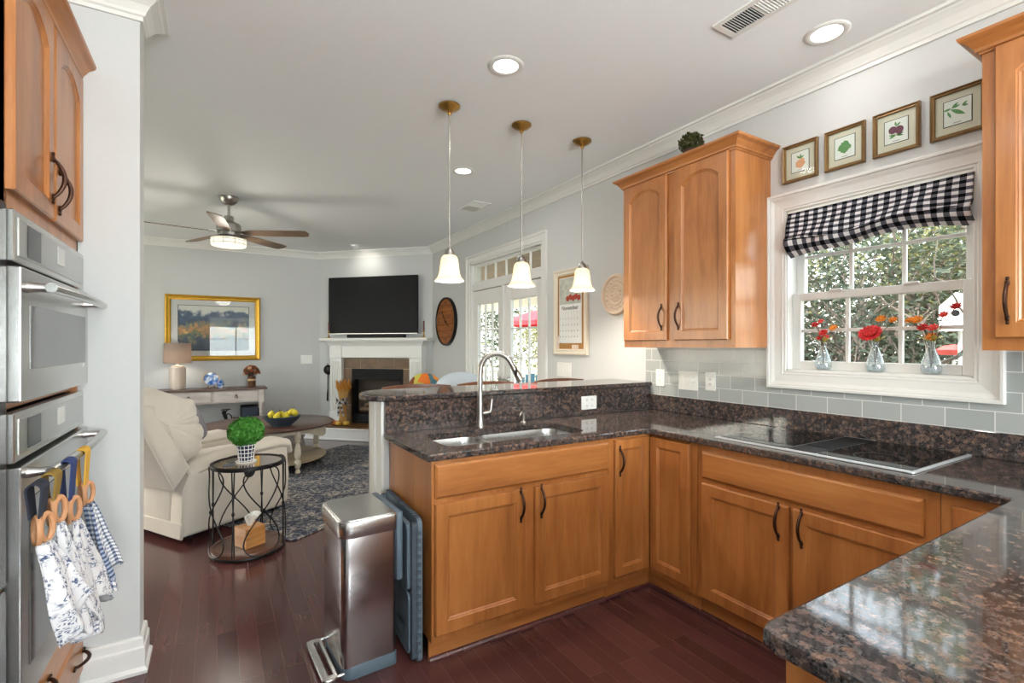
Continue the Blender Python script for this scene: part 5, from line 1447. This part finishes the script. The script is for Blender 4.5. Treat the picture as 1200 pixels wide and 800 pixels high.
# side table
sd = thing('side_table', 'round dark metal side table with looping wire sides beside the recliner', 'side table', (.182, 3.765, 0))
TABLEGLOSS = NT('bronze_mirror_top').set(lin(120, 96, 76), .07, spec=.8, coat=.8, coat_rough=.02)
b = MB(); b.lathe([(0, .578), (.205, .578), (.207, .582), (.207, .592), (.205, .594), (0, .594)], seg=48); b.obj('top', TABLEGLOSS, sd, True)
b = MB(); b.lathe([(.205, .574), (.224, .574), (.224, .600), (.209, .600), (.209, .577), (.205, .577), (.205, .574)], seg=48); b.obj('top_rim', BLACKMETAL, sd, True)
b = MB(); b.lathe([(0, .025), (.205, .025), (.212, .02), (.222, .02), (.226, .03), (.222, .045), (.205, .05), (.200, .042), (0, .042)], seg=48); b.obj('lower_shelf', DARKTOP, sd, True)
b = MB(); b.lathe([(.19, 0), (.222, 0), (.226, .012), (.222, .022), (.19, .022), (.19, 0)], seg=40); b.obj('base_ring', BLACKMETAL, sd, True)
for k in range(4):
    a0 = 2 * PI * k / 4 + .35
    b = MB(); P = []
    for i in range(48):
        t = 2 * PI * i / 48; a = a0 + .52 * math.sin(2 * t); rr = .228
        P.append((rr * math.cos(a), rr * math.sin(a), .31 + .29 * math.cos(t)))
    b.tube(P, .0045, 7, True)
    b.sphere((.230 * math.cos(a0), .230 * math.sin(a0), .31), .011, .011, .016, 10, 6)
    b.obj('wire_loop', BLACKMETAL, sd, True)
for k in range(4):
    a = 2 * PI * k / 4 + .35 + PI / 4
    b = MB()
    for da in (-.035, .035): b.tube([(.226 * math.cos(a + da), .226 * math.sin(a + da), .03), (.226 * math.cos(a), .226 * math.sin(a), .31), (.226 * math.cos(a + da), .226 * math.sin(a + da), .575)], .0042, 7)
    b.sphere((.226 * math.cos(a), .226 * math.sin(a), .31), .010, .010, .016, 10, 6); b.obj('upright', BLACKMETAL, sd, True)
tb = thing('tissue_box', 'square bamboo tissue box with a white tissue on the lower shelf of the side table', 'tissue box', (.19, 3.735, .0425), math.radians(28))
b = MB(); slab(b, rrect(-.068, .068, -.068, .068, .004, 2), [], 0, .128, .002); b.obj('box', TISSUEWOOD, tb)
def tis(u, v): 
    a = 2 * PI * u; r = (.012 + .038 * v ** 1.3) * (1 + .3 * math.sin(3 * a + 2 * v)); return (r * math.cos(a) + .012 * v, r * .6 * math.sin(a), .122 + .075 * v + .014 * math.sin(2 * a) * v)
b = MB(); b.surf(tis, 30, 8, .001); b.obj('tissue', PAPER, tb, True, ang=180)
t2 = thing('topiary', 'bright green boxwood ball in a navy and white grid pot on the side table', 'plant', (.168, 3.765, .5945))
b = MB(); pr_ = [(0, 0), (.040, 0), (.042, .006), (.056, .11), (.060, .125), (.060, .132), (.052, .132), (.050, .115), (0, .115)]; b.lathe(pr_, seg=32)
pot = b.obj('pot', plain('navy_glazed_pot', (42, 50, 76), .25, coat=.4, var=.2), t2, True)
b = MB(); rad = lambda z: .042 + (z - .006) / .104 * .014 + .0006
for z in (.012, .038, .064, .090, .116): b.lathe([(rad(z - .0025), z - .0025), (rad(z) + .0012, z), (rad(z + .0025), z + .0025)], seg=32)
for k in range(14):
    a = 2 * PI * k / 14; b.tube([(rad(z) * math.cos(a), rad(z) * math.sin(a), z) for z in (.004, .06, .124)], .0022, 5)
b.obj('grid_lines', WHITE, pot)
b = MB(); b.lathe([(.041, 0), (.062, 0), (.066, .008), (.062, .009), (.041, .004)], seg=28); b.obj('saucer', WHITE, t2, True)
b = MB(); leaf_ball(b, (0, 0, .205), .108, 2200, .032, .86, 9); b.sphere((0, 0, .205), .085, .085, .07, 16, 10); b.obj('foliage', BOX_LEAF, t2)
rc2 = thing('coaster', 'small dark coaster on the side table in front of the plant pot', 'coaster', (.075, 3.70, .5945))
b = MB(); slab(b, rrect(-.042, .03, -.02, .02, .008, 4), [], 0, .008, .002); b.obj('body', SLATE_D, rc2)

# rug
b = MB(); slab(b, rrect(0, 2.75, 0, 2.1, .05, 4), [], .001, .012, .003)
rg = b.obj('area_rug', RUG); rg.location = (.455, 3.735, 0); rg.rotation_euler = (0, 0, math.radians(34)); tag(rg, 'blue and cream flecked area rug under the coffee table', 'rug')

# coffee table
co = thing('coffee_table', 'oval coffee table with a dark wooden top and cream turned legs on the rug', 'coffee table', (.50, 6.20, .0125), math.radians(20))
sxx, syy = 1.0, .98
b = MB(); b.lathe([(0, .462), (.66, .462), (.69, .466), (.705, .474), (.705, .484), (.695, .49), (0, .49)], seg=64, sx=sxx, sy=syy); b.obj('top', DARKTOP, co, True)
b = MB()
vs = []; n = 96
Ls = []
for rr, up in ((.615, 0), (.615, 1), (.595, 1), (.595, 0)):
    Ls.append([(rr * math.cos(2 * PI * i / n) * sxx, rr * math.sin(2 * PI * i / n) * syy, .462 if up else .405 - .05 * abs(math.cos(4 * PI * i / n + PI / 2)) ** 3 + .02 * math.cos(8 * PI * i / n)) for i in range(n)])
b.loops(Ls + [Ls[0]], False, False); b.obj('apron', CREAMWASH, co)
clp = [(0, 0), (.022, 0), (.030, .015), (.026, .03), (.018, .05), (.028, .065), (.034, .085), (.034, .13), (.020, .15), (.028, .17), (.036, .21), (.030, .27), (.020, .325), (.030, .34), (.030, .352), (.024, .36), (.034, .372), (.034, .462), (0, .462)]
for k in range(4):
    a = PI / 4 + k * PI / 2 - .72
    b = MB(); b.lathe(clp, .60 * math.cos(a), .59 * math.sin(a), 0, 18); b.obj('leg', CREAMWASH, co, True)
b = MB(); b.lathe([(0, .095), (.60, .095), (.62, .100), (.62, .112), (.60, .118), (0, .118)], seg=56, sy=.98); b.obj('lower_shelf', SHELFWOOD, co, True)
bw = thing('bowl', 'dark slate oval bowl on the coffee table holding yellow pears', 'bowl', (.612, 5.90, .5025), 0)
b = MB(); b.lathe([(0, 0), (.10, 0), (.105, .012), (.15, .05), (.19, .095), (.195, .105), (.188, .107), (.145, .062), (.09, .025), (0, .022)], seg=40, sy=.8); b.obj('bowl', plain('slate_blue_glaze', (58, 70, 82), .35, coat=.2, var=.2), bw, True)
PEAR = plain('yellow_pear', (214, 194, 48), .45, var=.12); PEARS = [(-.11, -.03, .3), (-.04, .035, 1.2), (.03, -.05, 2.6), (.09, .03, .9), (-.06, -.07, 2.0), (.125, -.03, 4.0), (.01, .06, 5.0)]
pl_ = ['leftmost', 'behind left', 'front centre', 'right of centre', 'front left', 'rightmost', 'behind centre']
for (x, y, a), nm in zip(PEARS, ['yellow pear at the left end of the slate bowl', 'yellow pear at the back left of the slate bowl', 'yellow pear at the front centre of the slate bowl', 'yellow pear right of centre at the back of the slate bowl', 'yellow pear at the front left of the slate bowl', 'yellow pear at the right end of the slate bowl', 'yellow pear at the back centre of the slate bowl']):
    p = thing('pear', nm, 'pear', (.612 + x, 5.90 + y, .5025 + .072 + .025 * (abs(x) > .08)), a, 'pears in the slate bowl')
    Mq = Matrix.Translation((0, 0, .035)) @ Matrix.Rotation(math.radians(30), 4, 'X') @ Matrix.Translation((0, 0, -.035))
    b = MB(); b.lathe([(0, 0), (.020, .004), (.034, .022), (.036, .038), (.028, .058), (.018, .074), (.012, .084), (0, .088)], seg=16, M=Mq); b.obj('flesh', PEAR, p, True)
    b = MB(); b.tube([Mq @ Vector((0, 0, .085)), Mq @ Vector((.004, 0, .112))], .0025, 6); b.obj('stalk', STEM, p, True)

# ceiling fan
fn = thing('ceiling_fan', 'brushed nickel ceiling fan with five wooden blades and a lit drum lamp', 'ceiling fan', (.10, 5.60, CZ))
b = MB(); b.lathe([(0, 0), (.085, 0), (.086, -.012), (.07, -.05), (.045, -.072), (.02, -.082), (0, -.083)], seg=30); b.obj('canopy', NICKEL, fn, True)
b = MB(); b.tube([(0, 0, -.075), (0, 0, -.21)], .013, 12); b.obj('downrod', NICKEL, fn, True)
b = MB(); b.lathe([(0, -.19), (.04, -.19), (.045, -.20), (.045, -.23), (.05, -.24), (.085, -.255), (.105, -.27), (.108, -.28), (.108, -.345), (.100, -.352), (.100, -.385), (.075, -.392), (.075, -.405), (0, -.405)], seg=36); b.obj('motor_housing', NICKEL, fn, True)
for k in range(5):
    a = math.radians([4, 76, 148, 220, 292][k] - 31.1)
    Mb = Matrix.Rotation(a, 4, 'Z')
    b = MB(); prof = []
    bl = [(.13, -.03), (.22, -.058), (.70, -.068), (.76, -.060), (.775, .0), (.755, .055), (.70, .066), (.22, .058), (.13, .03)]
    slab(b, bl, [], -.004, .004, .001)
    Mt = Mb @ Matrix.Translation((0, 0, -.352)) @ Matrix.Rotation(math.radians(-12), 4, 'X')
    b.v = [tuple(Mt @ Vector(v)) for v in b.v]
    o = b.obj('blade', FANWOOD, fn)
    b = MB(); b.box(.08, .19, -.022, .022, .003, .010, .002, M=Mt); b.obj('blade_arm', NICKEL, o)
b = MB(); b.lathe([(.0, -.405), (.155, -.405), (.16, -.41), (.16, -.418), (.15, -.42)], seg=40); b.obj('lamp_collar', NICKEL, fn, True)
b = MB(); b.lathe([(.0, -.412), (.15, -.412), (.155, -.42), (.155, -.475), (.148, -.485), (.06, -.492), (0, -.493)], seg=40); dr = b.obj('lamp_drum', FANLENS, fn, True)
b = MB()
for z in (-.432, -.466): b.tube([(.158 * math.cos(t), .158 * math.sin(t), z) for t in [2 * PI * i / 40 for i in range(40)]], .0025, 6, True)
for k in range(10):
    t = 2 * PI * k / 10; b.tube([(.158 * math.cos(t), .158 * math.sin(t), -.415), (.158 * math.cos(t), .158 * math.sin(t), -.486)], .0022, 6)
b.obj('lamp_cage', NICKEL, dr, True)
lamp('fan_lamp', 'POINT', (.10, 5.60, CZ - .56), 16, (1, .93, .84), radius=.15)

# ------------------------------------------------------------------ dining side beyond the bar
def stool(label, x, y, rz):
    r = thing('bar_stool', label, 'bar stool', (x, y, 0), rz, 'bar stools behind the bar')
    b = MB(); slab(b, rrect(-.21, .21, -.2, .2, .06, 5), [], .70, .735, .008); b.obj('seat', CHAIRWOOD, r, True)
    def rail(z0, z1, w):
        b = MB(); P = [[], [], [], []]; n = 14
        Ls = []
        for i in range(n + 1):
            t = i / n * 2 - 1; x = t * w; y = .20 + .045 * (1 - t * t); dz = .012 * (1 - t * t)
            Ls.append([(x, y - .011, z0 + dz), (x, y + .011, z0 + dz), (x, y + .013, z1 + dz), (x, y - .009, z1 + dz)])
        return b.loops(Ls)
    rail(1.04, 1.095, .245).obj('top_rail', CHAIRWOOD, r, True, ang=30); rail(.90, .93, .20).obj('back_rail', CHAIRWOOD, r, True, ang=30)
    for sx in (-1, 1):
        b = MB(); b.tube([(sx * .18, -.16, .71), (sx * .21, -.19, 0)], [.017, .013], 10); b.obj('leg', CHAIRWOOD, r, True)
        b = MB(); b.tube([(sx * .21, .23, 0), (sx * .19, .18, .70), (sx * .205, .205, 1.06)], [.013, .017, .012], 10); b.obj('leg', CHAIRWOOD, r, True)
    b = MB(); b.tube([(-.20, -.18, .22), (.20, -.18, .22)], .009, 8); b.tube([(-.20, .2, .3), (.20, .2, .3)], .009, 8); b.obj('stretcher', CHAIRWOOD, r, True)
stool('brown bar stool top rail left of the faucet', 1.19, 3.08, math.radians(-4))
stool('brown bar stool top rail right behind the faucet', 1.76, 3.08, math.radians(2))
stool('brown bar stool top rail nearest the window wall', 2.43, 3.06, 0)
PALE = plain('pale_blue_grey_fabric', (206, 216, 224), .8, var=.05, bump=.1)
ac = thing('armchair', 'pale blue grey armchair beyond the bar near the patio doors', 'armchair', (2.24, 5.22, .0125), math.radians(15))
b = MB(); b.box(-.38, .38, -.36, .36, .10, .40, .05, 3); b.obj('base', PALE, ac, True)
b = MB(); b.sphere((0, .03, .45), .30, .34, .10, 24, 14, .5, e2=.6); b.obj('seat', PALE, ac, True)
b = MB(); b.sphere((.02, -.27, .72), .38, .13, .355, 28, 18, .6, .03, 5, e2=.8); b.obj('back', PALE, ac, True)
for sx in (-1, 1):
    b = MB(); b.box(sx * .36 - .06, sx * .36 + .06, -.30, .36, .12, .62, .05, 3); b.obj('arm', PALE, ac, True)
b = MB()
for x in (-.3, .3):
    for y in (-.28, .28): b.lathe([(0, 0), (.018, 0), (.028, .11), (0, .11)], x, y, 0, 10)
b.obj('feet', CHAIRWOOD, ac)
PATCH = NT('autumn_patchwork'); sp_ = PATCH.n('ShaderNodeSeparateXYZ'); PATCH.l(PATCH.coord(), sp_.inputs[0])
pn = PATCH.noise(PATCH.coord(), 9, 2)
pv = PATCH.math('ADD', PATCH.math('MULTIPLY', sp_.outputs[0], 2.2), PATCH.math('ADD', .2, PATCH.math('MULTIPLY', pn.outputs[0], .6)))
PATCH.set(PATCH.ramp(pv, [(0, lin(118, 62, 30)), (.22, lin(196, 190, 84)), (.42, lin(226, 118, 38)), (.62, lin(74, 116, 126)), (.74, lin(222, 140, 60))], 'CONSTANT'), .8)
pp = thing('throw_cushion', 'autumn coloured patchwork cushion beyond the bar, left of the pale armchair back', 'cushion', (1.93, 5.06, 0), math.radians(-15))
b = MB(); b.sphere((0, 0, 0), .20, .07, .29, 28, 18, .7, e2=.8); o = b.obj('cover', PATCH.m, pp, True); o.location = (.01, 0, .79)
# ------------------------------------------------------------------ outdoors
b = MB(); b.box(2.9, 40, -14, 40, -.5, -.35); b.box(-14, 2.9, -14, -3.4, -.5, -.35); b.box(-14, -3.0, -3.4, 24, -.5, -.35); b.box(-3.0, 2.9, 8.4, 24, -.5, -.35)
gl = struct(b, 'ground_lawn', GRASS)
# covered porch outside the patio doors
struct(MB().box(2.9, 5.65, 3.3, 12.6, -.35, -.04), 'porch_floor', plain('porch_boards', (170, 164, 154), .7, var=.1))
struct(MB().box(2.9, 5.65, 3.3, 12.6, 2.52, 2.60), 'porch_ceiling', PORCHWOOD)
struct(MB().box(5.40, 5.65, 3.3, 12.6, 2.20, 2.52), 'porch_beam', TRIM)
for y in (3.4, 6.4, 9.55, 12.5): struct(MB().box(5.45, 5.60, y - .07, y + .07, -.04, 2.22, .006), 'porch_post', TRIM)
rl = thing('railing', 'white porch railing outside the patio doors', 'railing', (5.52, 7.95, -.04))
b = MB(); b.box(-.03, .03, -4.5, 4.5, .86, .91, .004); b.box(-.02, .02, -4.5, 4.5, .08, .12, .004); b.obj('rails', TRIM, rl)
b = MB()
for i in range(75): b.box(-.012, .012, -4.48 + i * .12, -4.456 + i * .12, .12, .87)
b.obj('balusters', TRIM, rl)
um = thing('patio_umbrella', 'red patio umbrella outside beyond the porch railing', 'umbrella', (8.1, 11.7, -.35))
b = MB(); b.lathe([(0, 2.82), (.6, 2.66), (1.15, 2.42), (1.16, 2.30), (1.14, 2.30), (1.13, 2.40), (.6, 2.63), (0, 2.79)], seg=8); b.obj('canopy', plain('red_canvas', (206, 40, 52), .8), um)
b = MB(); b.tube([(0, 0, 0), (0, 0, 2.86)], .025, 10); b.lathe([(0, 0), (.25, 0), (.25, .06), (.04, .1), (0, .1)], seg=20); b.obj('pole', BLACKMETAL, um, True)
BLUE = plain('turquoise_paint', (96, 152, 186), .5)
ad = thing('patio_chair', 'blue round backed garden chair seen through the right patio door', 'chair', (4.4, 6.72, -.04), math.radians(140))
for k in range(7):
    t = (k - 3) / 3; b = MB(); b.box(-.035, .035, -.01, .01, 0, .60 - .14 * t * t, .004, M=Matrix.Translation((t * .26, -.24, .36)) @ Matrix.Rotation(math.radians(16), 4, 'X')); b.obj('back_slat', BLUE, ad)
for k in range(5):
    b = MB(); b.box(-.28, .28, -.25 + k * .115, -.15 + k * .115, .35 + .012 * k, .37 + .012 * k, .003); b.obj('seat_slat', BLUE, ad)
for sx in (-1, 1):
    b = MB(); b.box(sx * .34 - .05, sx * .34 + .05, -.3, .38, .56, .58, .004); b.obj('armrest', BLUE, ad)
    b = MB(); b.box(sx * .31 - .015, sx * .31 + .015, .28, .36, 0, .56); b.box(sx * .31 - .015, sx * .31 + .015, -.3, -.22, 0, .56); b.obj('leg', BLUE, ad)
def tree(name, label, x, y, z0, h, crown, n, leaf, size, seed, trunks=4, spread=1.0, bare=False, grp='trees outside the windows'):
    r = thing(name, label, 'tree', (x, y, z0), 0, grp)
    rnd = random.Random(seed); b = MB(); tips = []
    def limb(p, d, L, rad, lev):
        P = [Vector(p)]; R = [rad]; d = Vector(d).normalized()
        for i in range(6):
            d = (d + Vector((rnd.uniform(-.35, .35), rnd.uniform(-.35, .35), rnd.uniform(-.12, .25)))).normalized()
            P.append(P[-1] + d * L / 6); R.append(rad * (1 - .11 * (i + 1)))
        b.tube(P, R, 7 if lev < 2 else 5)
        tips.append(P[-1]); tips.append(P[3])
        if lev < 4:
            for k in range(3 if lev < 2 else 2):
                q = P[rnd.randint(2, 6)]
                limb(q, d + Vector((rnd.uniform(-1.1, 1.1), rnd.uniform(-1.1, 1.1), rnd.uniform(-.3, .7))), L * rnd.uniform(.5, .75), rad * .55, lev + 1)
    for t in range(trunks):
        a = 2 * PI * t / trunks + rnd.uniform(-.4, .4)
        limb((.1 * math.cos(a), .1 * math.sin(a), 0), (spread * .5 * math.cos(a), spread * .5 * math.sin(a), 1), h * .55, .055, 0)
    b.obj('trunk', BARK, r, True)
    f = MB()
    for i in range(n):
        if rnd.random() < .55 and tips:
            c = rnd.choice(tips) + Vector((rnd.gauss(0, .28), rnd.gauss(0, .28), rnd.gauss(0, .24)))
        else:
            c = Vector((rnd.gauss(0, crown[0] * .5), rnd.gauss(0, crown[1] * .5), crown[2] + rnd.uniform(-1, 1) * crown[3]))
        s = size * rnd.uniform(.6, 1.3)
        M = Matrix.Translation(c) @ Matrix.Rotation(rnd.uniform(0, 6.28), 4, 'Z') @ Matrix.Rotation(rnd.uniform(-1.2, 1.2), 4, 'X') @ Matrix.Rotation(rnd.uniform(-1, 1), 4, 'Y')
        f.add([(-s, 0, 0), (0, -s * .45, s * .1), (s, 0, 0), (0, s * .45, s * .1)], [(0, 1, 2, 3)], M)
    f.obj('foliage', leaf, r)
tree('tree', 'grey branched shrub with thin leaves outside the left of the kitchen window', 5.4, 3.0, -.35, 3.0, (.8, .9, 1.9, 1.3), 8500, TREE_LEAF_D, .030, 3, 6, 1.0)
tree('tree', 'tangled grey branched tree outside the middle of the kitchen window', 6.2, 2.35, -.35, 3.2, (1.0, 1.0, 1.9, 1.4), 8500, TREE_LEAF, .032, 6, 6, 1.2)
tree('tree', 'leafy green shrub outside the right of the kitchen window', 5.6, 1.35, -.35, 2.8, (.8, .8, 1.5, 1.2), 9000, TREE_LEAF, .032, 12, 5, 1.0)
tree('tree', 'yellow green tree outside the top right of the kitchen window', 8.0, 2.3, -.35, 5.0, (1.5, 1.5, 3.2, 1.6), 9000, TREE_LEAF_Y, .055, 15, 3, .8)
tree('tree', 'green garden tree seen through the left patio door', 10.2, 18.2, -.35, 4.6, (1.5, 1.5, 1.8, 1.9), 5000, TREE_LEAF, .085, 21, 4, 1.0)
tree('tree', 'yellow green garden tree seen through the right patio door', 11.0, 15.2, -.35, 3.6, (1.8, 1.8, 1.1, 1.5), 6000, TREE_LEAF_Y, .08, 25, 4, 1.0)
tree('tree', 'tall green tree far behind the kitchen window shrubs', 12.5, 6.6, -.35, 6.0, (2.0, 2.0, 3.0, 2.6), 9000, TREE_LEAF_D, .10, 31, 4, 1.0)
bh = thing('birdhouse', 'small white birdhouse on a pole outside the right of the kitchen window', 'birdhouse', (4.35, 1.28, -.35))
b = MB(); b.tube([(0, 0, 0), (0, 0, 1.86)], .012, 8); b.obj('pole', TRIM, bh, True)
b = MB(); b.prism([(-.09, 0), (.09, 0), (.09, .17), (0, .26), (-.09, .17)], -.08, .08, f=lambda u, v, a: (a, u, v + 1.83)); b.obj('house', WHITE, bh)
b = MB(); b.lathe([(0, .002), (.022, .002), (.022, 0)], seg=14, M=Matrix.Translation((-.081, 0, 1.95)) @ Matrix.Rotation(-PI / 2, 4, 'Y')); b.obj('entrance_hole', BLACK, bh)
hf = thing('hummingbird_feeder', 'blurred coral red feeder outside the lower right of the kitchen window', 'bird feeder', (4.5, 1.36, -.35))
b = MB(); b.lathe([(0, 1.66), (.08, 1.665), (.10, 1.70), (.05, 1.73), (0, 1.74)], seg=20); b.obj('dish', plain('coral_red_plastic', (226, 96, 90), .4), hf, True)
b = MB(); b.tube([(0, 0, 0), (0, 0, 1.67)], .010, 8); b.obj('pole', TRIM, hf, True)
